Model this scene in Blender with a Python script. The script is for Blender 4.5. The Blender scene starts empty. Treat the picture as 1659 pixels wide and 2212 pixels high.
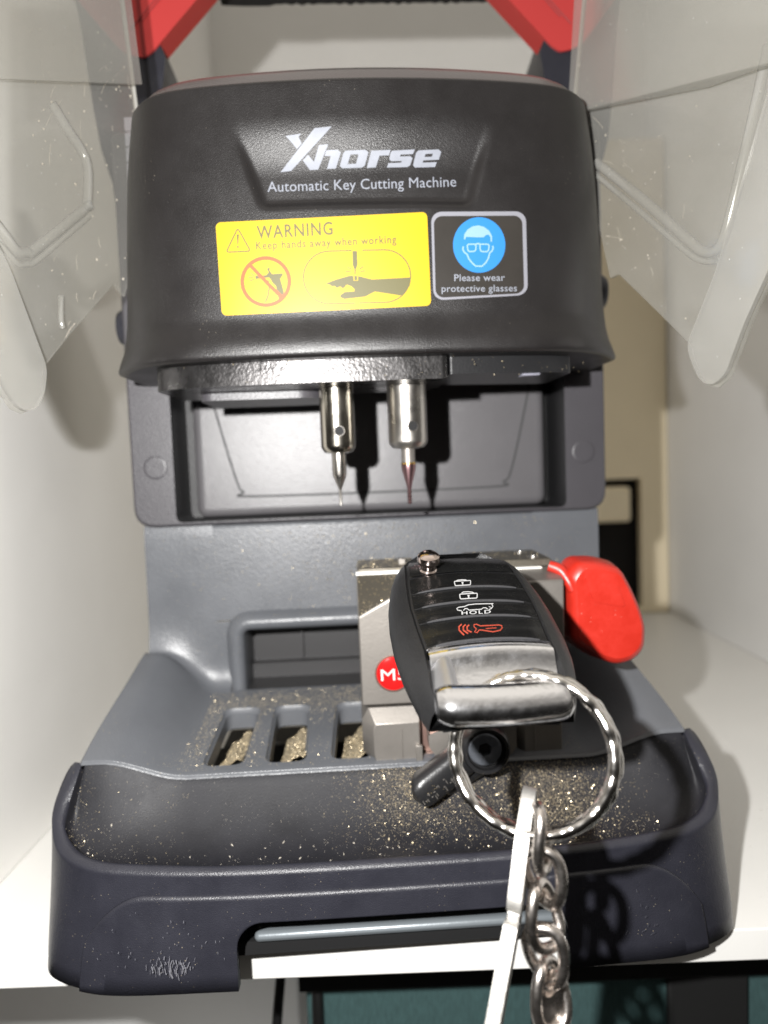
import bpy, bmesh, math, random
from mathutils import Vector, Matrix
from mathutils.geometry import tessellate_polygon

# ------------------------------------------------------------------ camera, world, light, exposure
sc = bpy.context.scene
COL = sc.collection
R = math.radians
PW, PH, FPX = 1659.0, 2212.0, 1550.0          # photo pixels used for measuring, focal length in them
CAMH, PITCH, ROLL = 0.21, R(3.9), R(2.2)
_f = Vector((0, math.cos(PITCH), -math.sin(PITCH)))
_r0, _u0 = Vector((1, 0, 0)), Vector((0, math.sin(PITCH), math.cos(PITCH)))
RI = math.cos(ROLL) * _r0 - math.sin(ROLL) * _u0
UI = math.sin(ROLL) * _r0 + math.cos(ROLL) * _u0
CAM = Vector((0, 0, CAMH))
cd = bpy.data.cameras.new('camera')
cam = bpy.data.objects.new('camera', cd)
COL.objects.link(cam)
cam.matrix_world = Matrix(((RI.x, UI.x, -_f.x, 0), (RI.y, UI.y, -_f.y, 0), (RI.z, UI.z, -_f.z, CAMH), (0, 0, 0, 1)))
cd.sensor_fit = 'VERTICAL'
cd.sensor_height = 36.0
cd.lens = 36.0 * FPX / PH
cd.clip_start, cd.clip_end = 0.01, 20
cd.dof.use_dof = True
cd.dof.focus_distance = 0.262
cd.dof.aperture_fstop = 6.6
sc.camera = cam

wd = bpy.data.worlds.new('World')
sc.world = wd
wd.use_nodes = True
nt = wd.node_tree
nt.nodes.clear()
wo = nt.nodes.new('ShaderNodeOutputWorld')
bg = nt.nodes.new('ShaderNodeBackground')
tc = nt.nodes.new('ShaderNodeTexCoord')
sp = nt.nodes.new('ShaderNodeSeparateXYZ')
rp = nt.nodes.new('ShaderNodeValToRGB')
nz = nt.nodes.new('ShaderNodeTexNoise')
nz.inputs['Scale'].default_value = 2.2
mx = nt.nodes.new('ShaderNodeMath'); mx.operation = 'MULTIPLY_ADD'
mx.inputs[1].default_value = 0.75
nt.links.new(tc.outputs['Generated'], sp.inputs[0])
nt.links.new(tc.outputs['Generated'], nz.inputs['Vector'])
nt.links.new(nz.outputs['Fac'], mx.inputs[0])
ad = nt.nodes.new('ShaderNodeMath'); ad.operation = 'MULTIPLY_ADD'
ad.inputs[1].default_value = 0.5; ad.inputs[2].default_value = 0.12
nt.links.new(sp.outputs['Z'], ad.inputs[0])
nt.links.new(ad.outputs[0], mx.inputs[2])
nt.links.new(mx.outputs[0], rp.inputs[0])
el = rp.color_ramp.elements
el[0].position, el[0].color = 0.15, (0.025, 0.023, 0.02, 1)
el[1].position, el[1].color = 0.95, (1.9, 1.78, 1.6, 1)
e = el.new(0.5); e.color = (0.13, 0.122, 0.11, 1)
e = el.new(0.68); e.color = (0.60, 0.56, 0.51, 1)
nt.links.new(rp.outputs[0], bg.inputs['Color'])
bg.inputs['Strength'].default_value = 0.33
# whoever holds the lamp stands in front of the cupboard and darkens that side of the room
bmap = nt.nodes.new('ShaderNodeMapRange'); bmap.inputs['From Min'].default_value = -1.0; bmap.inputs['From Max'].default_value = -.15
bmap.inputs['To Min'].default_value = .12; bmap.inputs['To Max'].default_value = .52
nt.links.new(sp.outputs['Y'], bmap.inputs[0]); nt.links.new(bmap.outputs[0], bg.inputs['Strength'])
nt.links.new(bg.outputs[0], wo.inputs[0])

ld = bpy.data.lights.new('flash', 'POINT')
ld.energy = 14.4
ld.color = (1.0, 0.985, 0.965)
ld.shadow_soft_size = 0.004
lo = bpy.data.objects.new('flash', ld)
lo.location = (-0.060, -0.004, 0.251)
COL.objects.link(lo)

vs = sc.view_settings
vs.view_transform = 'Standard'; vs.look = 'None'; vs.exposure = 0.0; vs.gamma = 1.0
try: vs.use_curve_mapping = False
except Exception: pass
sc.cycles.max_bounces = 10
sc.cycles.transparent_max_bounces = 16
sc.cycles.caustics_reflective = False
sc.cycles.caustics_refractive = False
sc.cycles.blur_glossy = 0.3
sc.cycles.sample_clamp_indirect = 4.0
random.seed(7)

# ------------------------------------------------------------------ measuring: photo pixel -> place on a plane
MX, MY, MA = -0.0005, 0.28, R(2.5)               # the machine's own frame: front lip, turned a little
ca, sa = math.cos(MA), math.sin(MA)
def ray(u, v):
    return _f + RI * ((u - PW / 2) / FPX) - UI * ((v - PH / 2) / FPX)
def to_m(p): return Vector((ca * (p.x - MX) + sa * (p.y - MY), -sa * (p.x - MX) + ca * (p.y - MY), p.z))
def from_m(p): return Vector((ca * p[0] - sa * p[1] + MX, sa * p[0] + ca * p[1] + MY, p[2]))
OM = to_m(CAM)
def m(u, v, y=None, z=None):
    d = ray(u, v); D = Vector((ca * d.x + sa * d.y, -sa * d.x + ca * d.y, d.z))
    t = (y - OM.y) / D.y if y is not None else (z - OM.z) / D.z
    return OM + D * t
def w(u, v, y=None, z=None):
    d = ray(u, v); t = (y / d.y) if y is not None else (z - CAMH) / d.z
    return CAM + d * t
def wpl(u, v, p, n):
    d = ray(u, v); t = (p - CAM).dot(n) / d.dot(n)
    return CAM + d * t

# ------------------------------------------------------------------ mesh helpers
def sm(a, b, x):
    t = max(0.0, min(1.0, (x - a) / (b - a))); return t * t * (3 - 2 * t)
def lerp(a, b, t): return a + (b - a) * t
def interp(tab, x):
    if x <= tab[0][0]: return tab[0][1]
    for (x0, y0), (x1, y1) in zip(tab, tab[1:]):
        if x <= x1: return lerp(y0, y1, (x - x0) / (x1 - x0))
    return tab[-1][1]
def catmull(pts, n, closed=False):
    out = []; N = len(pts); P = [Vector(p) for p in pts]
    segs = N if closed else N - 1
    for i in range(segs):
        if closed: a, b, c, d = P[i - 1], P[i], P[(i + 1) % N], P[(i + 2) % N]
        else: a, b, c, d = P[max(i - 1, 0)], P[i], P[i + 1], P[min(i + 2, N - 1)]
        for k in range(n):
            t = k / n
            out.append(0.5 * ((2 * b) + (c - a) * t + (2 * a - 5 * b + 4 * c - d) * t * t + (3 * b - a - 3 * c + d) * t ** 3))
    if not closed: out.append(P[-1])
    return out
def rrect(x0, x1, y0, y1, r, n=6):
    out = []
    for cx, cy, a0 in ((x1 - r, y0 + r, -90), (x1 - r, y1 - r, 0), (x0 + r, y1 - r, 90), (x0 + r, y0 + r, 180)):
        for k in range(n + 1):
            a = R(a0 + 90 * k / n); out.append((cx + r * math.cos(a), cy + r * math.sin(a)))
    return out
def fillet(pts, r, n=5):
    out = []; N = len(pts)
    for i in range(N):
        p = Vector(pts[i][:2]); a = Vector(pts[i - 1][:2]) - p; b = Vector(pts[(i + 1) % N][:2]) - p
        rr = r[i] if isinstance(r, (list, tuple)) else r
        k = min(rr, a.length * .48, b.length * .48)
        if k < 1e-7: out.append(tuple(p)); continue
        A = p + a.normalized() * k; B = p + b.normalized() * k
        for j in range(n + 1):
            t = j / n; q = A * (1 - t) ** 2 + p * 2 * t * (1 - t) + B * t * t; out.append((q.x, q.y))
    return out

class MB:
    def __init__(s): s.v, s.f, s.mi = [], [], []
    def add(s, verts, faces, mat=0):
        o = len(s.v); s.v += [Vector(p) for p in verts]
        for f in faces: s.f.append([i + o for i in f]); s.mi.append(mat)
        return s
    def box(s, x0, x1, y0, y1, z0, z1, mat=0):
        return s.add([(x, y, z) for x in (x0, x1) for y in (y0, y1) for z in (z0, z1)],
                     [(0, 1, 3, 2), (4, 6, 7, 5), (0, 4, 5, 1), (2, 3, 7, 6), (0, 2, 6, 4), (1, 5, 7, 3)], mat)
    def fine(s, pts, tris, fn, mx, mat=0):              # triangles split until they follow a curved surface
        P = [Vector((p[0], p[1])) for p in pts]; mid = {}; out = []; st = [tuple(t) for t in tris]
        while st:
            a, b, c = st.pop()
            e = sorted(((round((P[i] - P[j]).length, 6), min(i, j), max(i, j)) for i, j in ((a, b), (b, c), (c, a))), reverse=True)[0]
            if e[0] <= mx or len(P) > 60000: out.append((a, b, c)); continue
            k = (e[1], e[2])
            if k not in mid: P.append((P[k[0]] + P[k[1]]) / 2); mid[k] = len(P) - 1
            q = mid[k]; t = [a, b, c]
            while not ({t[0], t[1]} == {k[0], k[1]}): t = t[1:] + t[:1]
            st += [(t[0], q, t[2]), (q, t[1], t[2])]
        return s.add([fn(p.x, p.y) for p in P], out, mat)
    def sheet(s, loops, fn, mat=0, mx=None):            # flat polygon with holes, fn(a,b) -> point
        L = [[Vector((p[0], p[1], 0)) for p in l] for l in loops]
        flat = [p for l in L for p in l]
        if mx: return s.fine(flat, tessellate_polygon(L), fn, mx, mat)
        return s.add([fn(p.x, p.y) for p in flat], [tuple(t) for t in tessellate_polygon(L)], mat)
    def prism(s, loops, fn, c0, c1, mat=0, caps=(1, 1)):  # fn(a,b,c)
        for k, c in enumerate((c0, c1)):
            if caps[k]: s.sheet(loops, lambda a, b: fn(a, b, c), mat)
        for l in loops:
            n = len(l)
            s.add([fn(p[0], p[1], c0) for p in l] + [fn(p[0], p[1], c1) for p in l],
                  [(i, (i + 1) % n, n + (i + 1) % n, n + i) for i in range(n)], mat)
        return s
    def loft(s, loops, closed=True, caps=(0, 0), mat=0, ring=False):
        n = len(loops[0]); vs_ = [p for l in loops for p in l]; fs = []
        K = len(loops)
        for j in range(K if ring else K - 1):
            b, t = j * n, ((j + 1) % K) * n
            for i in range(n if closed else n - 1):
                k = (i + 1) % n; fs.append((b + i, b + k, t + k, t + i))
        if caps[0]: fs.append(tuple(range(n))[::-1])
        if caps[1]: fs.append(tuple((K - 1) * n + i for i in range(n)))
        return s.add(vs_, fs, mat)
    def grid(s, fn, us, vs_, mat=0, skip=None):
        U, V = len(us), len(vs_)
        fs = [(j * U + i, j * U + i + 1, (j + 1) * U + i + 1, (j + 1) * U + i) for j in range(V - 1) for i in range(U - 1)
              if not skip or not skip(i, j)]
        return s.add([fn(u, v) for v in vs_ for u in us], fs, mat)
    def lathe(s, prof, o, ax, n=32, mat=0):             # prof [(r, h)] along ax
        o, ax = Vector(o), Vector(ax).normalized()
        e1 = ax.orthogonal().normalized(); e2 = ax.cross(e1)
        return s.loft([[o + ax * h + (e1 * math.cos(2 * math.pi * k / n) + e2 * math.sin(2 * math.pi * k / n)) * max(r, 1e-6) for k in range(n)]
                       for r, h in prof], True, (1, 1), mat)
    def tube(s, path, rad, n=10, closed=False, mat=0, up=None, flat=1.0):
        P = [Vector(p) for p in path]; N = len(P); loops = []; prev = None
        for i, p in enumerate(P):
            if closed: t = P[(i + 1) % N] - P[i - 1]
            else: t = P[min(i + 1, N - 1)] - P[max(i - 1, 0)]
            t.normalize()
            if up is not None: e1 = (Vector(up) - t * t.dot(Vector(up)))
            elif prev is None: e1 = t.orthogonal()
            else: e1 = prev - t * t.dot(prev)
            e1.normalize(); prev = e1; e2 = t.cross(e1)
            r = rad(i / max(N - 1, 1)) if callable(rad) else rad
            loops.append([p + (e1 * math.cos(2 * math.pi * k / n) + e2 * flat * math.sin(2 * math.pi * k / n)) * r for k in range(n)])
        return s.loft(loops, True, (0, 0) if closed else (1, 1), mat, ring=closed)
    def stroke(s, pts, wid, fn, closed=False, mat=0):   # flat ribbon in 2D, mapped by fn(a,b)
        P = [Vector((p[0], p[1])) for p in pts]; N = len(P); L = []; Rr = []
        for i, p in enumerate(P):
            a = P[i - 1] if (closed or i > 0) else p; b = P[(i + 1) % N] if (closed or i < N - 1) else p
            t = (b - a)
            if t.length < 1e-9: t = Vector((1, 0))
            t.normalize(); nn = Vector((-t.y, t.x)) * wid * .5
            L.append(p + nn); Rr.append(p - nn)
        K = N if closed else N - 1
        return s.add([fn(q.x, q.y) for q in L + Rr], [(i, (i + 1) % N, N + (i + 1) % N, N + i) for i in range(K)], mat)
    def build(s, name, mats, parent=None, off=(0, 0, 0), bevel=0, seg=2, ang=35, solid=0, xf=None, weld=False, subd=0):
        me = bpy.data.meshes.new(name); off = Vector(off)
        me.from_pydata([((xf @ p) if xf else p) - off for p in s.v], [], s.f)
        if not isinstance(mats, (list, tuple)): mats = [mats]
        for mt in mats: me.materials.append(mt)
        me.polygons.foreach_set('material_index', s.mi)
        me.polygons.foreach_set('use_smooth', [True] * len(s.f))
        bm = bmesh.new(); bm.from_mesh(me)
        if weld: bmesh.ops.remove_doubles(bm, verts=bm.verts, dist=weld if weld is not True else 1e-5)
        bmesh.ops.recalc_face_normals(bm, faces=bm.faces)
        bm.to_mesh(me); bm.free()
        me.set_sharp_from_angle(angle=R(ang))
        me.update()
        o = bpy.data.objects.new(name, me); COL.objects.link(o)
        if parent: o.parent = parent
        if solid:
            q = o.modifiers.new('solid', 'SOLIDIFY'); q.thickness = solid; q.offset = 0
        if bevel:
            q = o.modifiers.new('bevel', 'BEVEL'); q.width = bevel; q.segments = seg; q.limit_method = 'ANGLE'; q.angle_limit = R(35)
            q.use_clamp_overlap = True
        return o

def inside(poly, x, y):
    c = False
    for (x0, y0), (x1, y1) in zip(poly, poly[1:] + poly[:1]):
        if (y0 > y) != (y1 > y) and x < (x1 - x0) * (y - y0) / (y1 - y0) + x0: c = not c
    return c
def text2d(body, bold=0.0, shear=0.0, space=1.0):
    c = bpy.data.curves.new('text', 'FONT'); c.body = body; c.size = 1; c.offset = bold; c.shear = shear; c.space_character = space
    c.resolution_u = 3
    o = bpy.data.objects.new('text', c); COL.objects.link(o)
    me = bpy.data.meshes.new_from_object(o)
    me.calc_loop_triangles()
    vv = [(p.co.x, p.co.y) for p in me.vertices]; ff = [tuple(p.vertices) for p in me.loop_triangles]
    bpy.data.objects.remove(o); bpy.data.curves.remove(c); bpy.data.meshes.remove(me)
    return vv, ff
def put_text(mb, body, p0, p1, h, fn, mat=0, bold=0.0, shear=0.0, space=1.0):
    """text from baseline point p0 to p1 (2D, y down), cap height h; fn maps 2D to a point"""
    vv, ff = text2d(body, bold, shear, space)
    x0 = min(v[0] for v in vv); x1 = max(v[0] for v in vv)
    d = Vector((p1[0] - p0[0], p1[1] - p0[1])); up = Vector((d.y, -d.x)).normalized() * h / 0.729
    pts = [(p0[0] + d.x * (x - x0) / (x1 - x0) + up.x * y, p0[1] + d.y * (x - x0) / (x1 - x0) + up.y * y) for x, y in vv]
    mb.fine(pts, ff, fn, d.length / 24, mat)

def empty(name, loc, rz=0.0, mat=None):
    o = bpy.data.objects.new(name, None); COL.objects.link(o); o.empty_display_size = 0.02
    if mat is not None: o.matrix_world = mat
    else: o.location = loc; o.rotation_euler = (0, 0, rz)
    return o
def tag(o, label=None, cat=None, group=None, kind=None):
    if label: o['label'] = label
    if cat: o['category'] = cat
    if group: o['group'] = group
    if kind: o['kind'] = kind
    return o

# ------------------------------------------------------------------ materials
def mat(name, col, rough=0.5, metal=0.0, bump=0.0, bscale=900.0, var=0.0, vscale=40.0, spec=0.5, coat=0.0, rvar=0.0, stretch=None, dust=None, emis=None):
    mt = bpy.data.materials.new(name); mt.use_nodes = True; t = mt.node_tree; b = t.nodes['Principled BSDF']
    b.inputs['Base Color'].default_value = (*col, 1); b.inputs['Roughness'].default_value = rough
    b.inputs['Metallic'].default_value = metal; b.inputs['Specular IOR Level'].default_value = spec
    b.inputs['Coat Weight'].default_value = coat
    co = t.nodes.new('ShaderNodeTexCoord'); src = co.outputs['Object']
    if stretch:
        mp = t.nodes.new('ShaderNodeMapping'); mp.inputs['Scale'].default_value = stretch
        t.links.new(src, mp.inputs[0]); src = mp.outputs[0]
    colout = None
    if var or rvar:
        n = t.nodes.new('ShaderNodeTexNoise'); n.inputs['Scale'].default_value = vscale; n.inputs['Detail'].default_value = 6
        n.inputs['Roughness'].default_value = 0.65
        t.links.new(src, n.inputs['Vector'])
        if var:
            r_ = t.nodes.new('ShaderNodeValToRGB')
            r_.color_ramp.elements[0].position = .3; r_.color_ramp.elements[1].position = .7
            r_.color_ramp.elements[0].color = (*[c * (1 - var) for c in col], 1)
            r_.color_ramp.elements[1].color = (*[min(1, c * (1 + var)) for c in col], 1)
            t.links.new(n.outputs['Fac'], r_.inputs[0]); t.links.new(r_.outputs[0], b.inputs['Base Color']); colout = r_.outputs[0]
        if rvar:
            mr = t.nodes.new('ShaderNodeMapRange'); mr.inputs['From Min'].default_value = .3; mr.inputs['From Max'].default_value = .7
            mr.inputs['To Min'].default_value = max(.03, rough - rvar); mr.inputs['To Max'].default_value = rough + rvar
            t.links.new(n.outputs['Fac'], mr.inputs[0]); t.links.new(mr.outputs[0], b.inputs['Roughness'])
    if dust:                                             # fine settled specks: (colour, scale, threshold, patch scale)
        dc, ds, dth, dp = dust
        vo = t.nodes.new('ShaderNodeTexVoronoi'); vo.inputs['Scale'].default_value = ds
        pn = t.nodes.new('ShaderNodeTexNoise'); pn.inputs['Scale'].default_value = dp; pn.inputs['Detail'].default_value = 4
        t.links.new(co.outputs['Object'], vo.inputs['Vector']); t.links.new(co.outputs['Object'], pn.inputs['Vector'])
        pm = t.nodes.new('ShaderNodeMapRange'); pm.inputs['From Min'].default_value = .4; pm.inputs['From Max'].default_value = .75
        pm.inputs['To Min'].default_value = 0; pm.inputs['To Max'].default_value = dth
        t.links.new(pn.outputs['Fac'], pm.inputs[0])
        lt = t.nodes.new('ShaderNodeMath'); lt.operation = 'LESS_THAN'
        t.links.new(vo.outputs['Distance'], lt.inputs[0]); t.links.new(pm.outputs[0], lt.inputs[1])
        mxn = t.nodes.new('ShaderNodeMixRGB'); mxn.inputs[1].default_value = (*col, 1); mxn.inputs[2].default_value = (*dc, 1)
        if colout: t.links.new(colout, mxn.inputs[1])
        t.links.new(lt.outputs[0], mxn.inputs[0]); t.links.new(mxn.outputs[0], b.inputs['Base Color'])
    if bump:
        n2 = t.nodes.new('ShaderNodeTexNoise'); n2.inputs['Scale'].default_value = bscale; n2.inputs['Detail'].default_value = 2
        t.links.new(src, n2.inputs['Vector'])
        bp = t.nodes.new('ShaderNodeBump'); bp.inputs['Strength'].default_value = bump; bp.inputs['Distance'].default_value = 0.0004
        t.links.new(n2.outputs['Fac'], bp.inputs['Height']); t.links.new(bp.outputs[0], b.inputs['Normal'])
    return mt

M = {}
M['white'] = mat('white_laminate', (.76, .752, .725), .42, var=.03, vscale=6, rvar=.08, dust=((.34, .28, .2), 210, .13, 12))
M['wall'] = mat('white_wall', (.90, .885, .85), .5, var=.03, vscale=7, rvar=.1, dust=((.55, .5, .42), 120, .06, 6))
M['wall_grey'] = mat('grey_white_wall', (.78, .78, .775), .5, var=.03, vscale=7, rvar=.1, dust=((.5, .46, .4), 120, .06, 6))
M['edge'] = mat('white_lit_edge', (.86, .845, .80), .35, var=.02, vscale=12)
M['cream'] = mat('cream_board', (.88, .77, .56), .6, var=.04, vscale=8)
M['black_void'] = mat('black_matte', (.006, .005, .005), .9)
M['navy'] = mat('navy_plastic', (.0200, .0203, .0275), .36, bump=.40, bscale=2200, var=.12, vscale=60, rvar=.06, dust=((.22, .19, .14), 520, .13, 30))
M['deck'] = mat('dark_deck_plastic', (.0135, .0135, .0165), .50, spec=.32, bump=.24, bscale=2200, var=.2, vscale=35, rvar=.10, dust=((.11, .108, .105), 700, .13, 26))
M['head'] = mat('black_head_plastic', (.0102, .0090, .0090), .38, bump=.32, bscale=2300, var=.10, vscale=50, rvar=.05, dust=((.16, .14, .11), 420, .09, 25))
M['lid'] = mat('brown_black_lid', (.070, .060, .058), .30, bump=.2, bscale=900)
M['body'] = mat('charcoal_plastic', (.052, .049, .055), .40, bump=.35, bscale=1100, var=.06, vscale=30)
M['gap'] = mat('dark_gap', (.004, .004, .0045), .7)
M['tray'] = mat('grey_tray_plastic', (.098, .103, .113), .34, bump=.35, bscale=1100, var=.08, vscale=25, rvar=.05, dust=((.42, .33, .17), 480, .12, 22))
M['tray_in'] = mat('grey_inner_plastic', (.030, .029, .030), .5, bump=.3, bscale=1000)
M['steel'] = mat('satin_steel', (.56, .53, .49), .30, 1.0, bump=.06, bscale=700, rvar=.08, vscale=60)
M['nickel'] = mat('polished_nickel', (.62, .58, .50), .17, 1.0, rvar=.07, vscale=90)
M['alu'] = mat('machined_aluminium', (.27, .25, .228), .46, .75, bump=.12, bscale=900, var=.06, vscale=80)
M['alu_dark'] = mat('dark_machined_steel', (.15, .135, .11), .45, .8, bump=.2, bscale=900, dust=((.50, .40, .22), 620, .2, 40))
M['plate_metal'] = mat('dark_cast_plate', (.055, .053, .053), .30, .85, bump=.35, bscale=700, rvar=.10, vscale=90, dust=((.4, .33, .2), 700, .12, 40))
M['copper'] = mat('copper_tinted_metal', (.42, .27, .23), .35, .8)
M['blackox'] = mat('black_oxide', (.013, .013, .014), .33, .0, bump=.2, bscale=900, dust=((.40, .32, .18), 900, .16, 60))
M['chrome'] = mat('worn_chrome', (.82, .82, .84), .17, 1.0, bump=.22, bscale=520, rvar=.07, vscale=120)
M['ringm'] = mat('nickel_ring', (.78, .75, .71), .15, 1.0, bump=.12, bscale=300, rvar=.05)
M['chainm'] = mat('dull_nickel_chain', (.70, .65, .61), .27, 1.0, bump=.2, bscale=500, rvar=.08, vscale=150)
M['tagm'] = mat('pale_metal_tag', (.36, .35, .33), .50, .75, bump=.22, bscale=700, var=.12, vscale=200, rvar=.08)
M['red'] = mat('red_plastic', (.45, .022, .012), .38, bump=.2, bscale=500, var=.08, vscale=120, rvar=.1, dust=((.62, .25, .2), 420, .12, 60))
M['redh'] = mat('red_handle_plastic', (.42, .036, .034), .42, bump=.15, bscale=900)
M['badge'] = mat('red_enamel', (.55, .012, .012), .12, coat=.6)
M['whiteink'] = mat('white_ink', (.20, .212, .245), .5, var=.08, vscale=300)
M['badgeink'] = mat('badge_ink', (.62, .58, .56), .4)
M['yellow'] = mat('yellow_sticker', (.47, .315, .004), .42, var=.02, vscale=60)
M['ink'] = mat('olive_ink', (.095, .085, .03), .5)
M['inkred'] = mat('red_ink', (.50, .075, .015), .5)
M['stdark'] = mat('dark_sticker', (.026, .023, .020), .35, var=.1, vscale=60)
M['stwhite'] = mat('pale_sticker_border', (.20, .20, .225), .45)
M['blue'] = mat('blue_sticker', (.022, .17, .43), .42)
M['face'] = mat('pale_blue_ink', (.19, .32, .50), .5)
M['fobshell'] = mat('black_fob_shell', (.008, .008, .0085), .42, bump=.35, bscale=1300, rvar=.07, vscale=90, dust=((.10, .095, .09), 800, .08, 60))
M['fobgloss'] = mat('black_fob_gloss', (.006, .006, .006), .24, bump=.05, bscale=500, rvar=.09, vscale=160, dust=((.12, .115, .11), 800, .09, 70))
M['glyph'] = mat('white_glyph', (.36, .36, .36), .4)
M['ridge'] = mat('grey_lit_ridge', (.030, .030, .032), .36, bump=.3, bscale=1500)  # ridge coloured greyer for the highlight along each button edge
M['glyphred'] = mat('red_glyph', (.30, .045, .025), .4)
M['brass'] = mat('brass_chip', (.78, .65, .43), .34, .75)
M['brass_pale'] = mat('brass_dust', (.40, .34, .24), .5, .3)
M['brassmat'] = mat('brass_powder', (.30, .255, .18), .5, .25, bump=1.0, bscale=1800, var=.5, vscale=1100)
M['crumb'] = mat('pale_crumb', (.55, .5, .42), .7)
M['teal'] = mat('teal_fabric', (.042, .088, .088), .8, bump=.8, bscale=420, var=.25, vscale=320, stretch=(3.2, 1, .5))
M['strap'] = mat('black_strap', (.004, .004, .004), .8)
M['cable'] = mat('black_cable', (.005, .005, .005), .5)
M['bluegrey'] = mat('pale_blue_metal', (.17, .19, .205), .34, .3, bump=.1, bscale=600)
M['pale_grey'] = mat('pale_grey_plastic', (.30, .30, .36), .5)
M['burg'] = mat('burgundy_coating', (.40, .24, .25), .3, 1.0)
M['gold'] = mat('gold_coating', (.80, .50, .12), .25, 1.0)

def clear(name, tint, haze, hcol, rough=.12):
    mt = bpy.data.materials.new(name); mt.use_nodes = True; t = mt.node_tree; t.nodes.clear()
    o = t.nodes.new('ShaderNodeOutputMaterial'); a = t.nodes.new('ShaderNodeBsdfTransparent'); a.inputs[0].default_value = (*tint, 1)
    d = t.nodes.new('ShaderNodeBsdfDiffuse'); d.inputs[0].default_value = (*hcol, 1)
    g = t.nodes.new('ShaderNodeBsdfGlossy'); g.inputs['Roughness'].default_value = rough
    n = t.nodes.new('ShaderNodeTexNoise'); n.inputs['Scale'].default_value = 14; n.inputs['Detail'].default_value = 5
    co = t.nodes.new('ShaderNodeTexCoord'); t.links.new(co.outputs['Object'], n.inputs['Vector'])
    mr = t.nodes.new('ShaderNodeMapRange'); mr.inputs['From Min'].default_value = .35; mr.inputs['From Max'].default_value = .7
    mr.inputs['To Min'].default_value = haze * .75; mr.inputs['To Max'].default_value = haze * 1.25
    t.links.new(n.outputs['Fac'], mr.inputs[0])
    vo = t.nodes.new('ShaderNodeTexVoronoi'); vo.inputs['Scale'].default_value = 170; t.links.new(co.outputs['Object'], vo.inputs['Vector'])
    lt = t.nodes.new('ShaderNodeMath'); lt.operation = 'LESS_THAN'; lt.inputs[1].default_value = .05; t.links.new(vo.outputs['Distance'], lt.inputs[0])
    mxx = t.nodes.new('ShaderNodeMath'); mxx.operation = 'MULTIPLY_ADD'; mxx.inputs[1].default_value = .4
    t.links.new(lt.outputs[0], mxx.inputs[0]); t.links.new(mr.outputs[0], mxx.inputs[2])
    m1 = t.nodes.new('ShaderNodeMixShader'); t.links.new(mxx.outputs[0], m1.inputs[0]); t.links.new(a.outputs[0], m1.inputs[1]); t.links.new(d.outputs[0], m1.inputs[2])
    lw = t.nodes.new('ShaderNodeLayerWeight'); pw = t.nodes.new('ShaderNodeMath'); pw.operation = 'POWER'; pw.inputs[1].default_value = 4.0
    t.links.new(lw.outputs['Facing'], pw.inputs[0]); fr = t.nodes.new('ShaderNodeMath'); fr.operation = 'MULTIPLY_ADD'
    fr.inputs[1].default_value = .45; fr.inputs[2].default_value = .035; t.links.new(pw.outputs[0], fr.inputs[0])
    m2 = t.nodes.new('ShaderNodeMixShader'); t.links.new(fr.outputs[0], m2.inputs[0]); t.links.new(m1.outputs[0], m2.inputs[1]); t.links.new(g.outputs[0], m2.inputs[2])
    t.links.new(m2.outputs[0], o.inputs[0]); return mt
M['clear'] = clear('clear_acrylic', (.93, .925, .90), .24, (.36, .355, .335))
M['clear_rim'] = clear('frosted_acrylic', (.88, .875, .85), .36, (.40, .395, .375))
M['clear_edge'] = clear('acrylic_edge', (.8, .8, .78), .62, (.55, .54, .50))

# ------------------------------------------------------------------ the setting
def struct(o, label=None): o['kind'] = 'structure'; return o
LX, RX, BY, SY = -.2065, .371, .944, .3012
b = MB(); b.box(LX - .03, RX + .03, SY, BY + .05, -.0145, 0)
shelf = struct(b.build('shelf', M['white'], bevel=.0006))
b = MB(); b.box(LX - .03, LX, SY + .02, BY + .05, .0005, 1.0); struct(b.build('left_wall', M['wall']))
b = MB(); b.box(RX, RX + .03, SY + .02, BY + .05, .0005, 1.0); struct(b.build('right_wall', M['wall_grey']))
b = MB(); b.box(LX - .03, RX + .03, BY + .05, BY + .07, -.5, 1.0); struct(b.build('back_wall', M['wall']))
# cream board with a cut-out, standing against the back
b = MB()
hole = [(.10, .0085), (.3345, .0085), (.3345, .1775), (.10, .1775)]
b.prism([[(LX + .002, .0012), (RX - .002, .0012), (RX - .002, .604), (LX + .002, .604)], hole], lambda a, c, y: (a, y, c), .93, .944)
o = b.build('cream_board', M['cream']); tag(o, 'tall cream board with a rectangular cut-out behind the machine', 'board')
b = MB(); b.box(.09, .345, .955, .99, .002, .185); o = b.build('cutout_dark_filler', M['black_void'])  # added filler that colours the cut-out black where shade lies
tag(o, 'black filler added behind the cut-out of the cream board for its darkness', 'box')
b = MB(); b.box(.2, .318, .920, .9535, .1225, .1675); o = b.build('cream_block', M['cream'], bevel=.004)
tag(o, 'small cream block sitting in the upper part of the cut-out', 'block')
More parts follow.
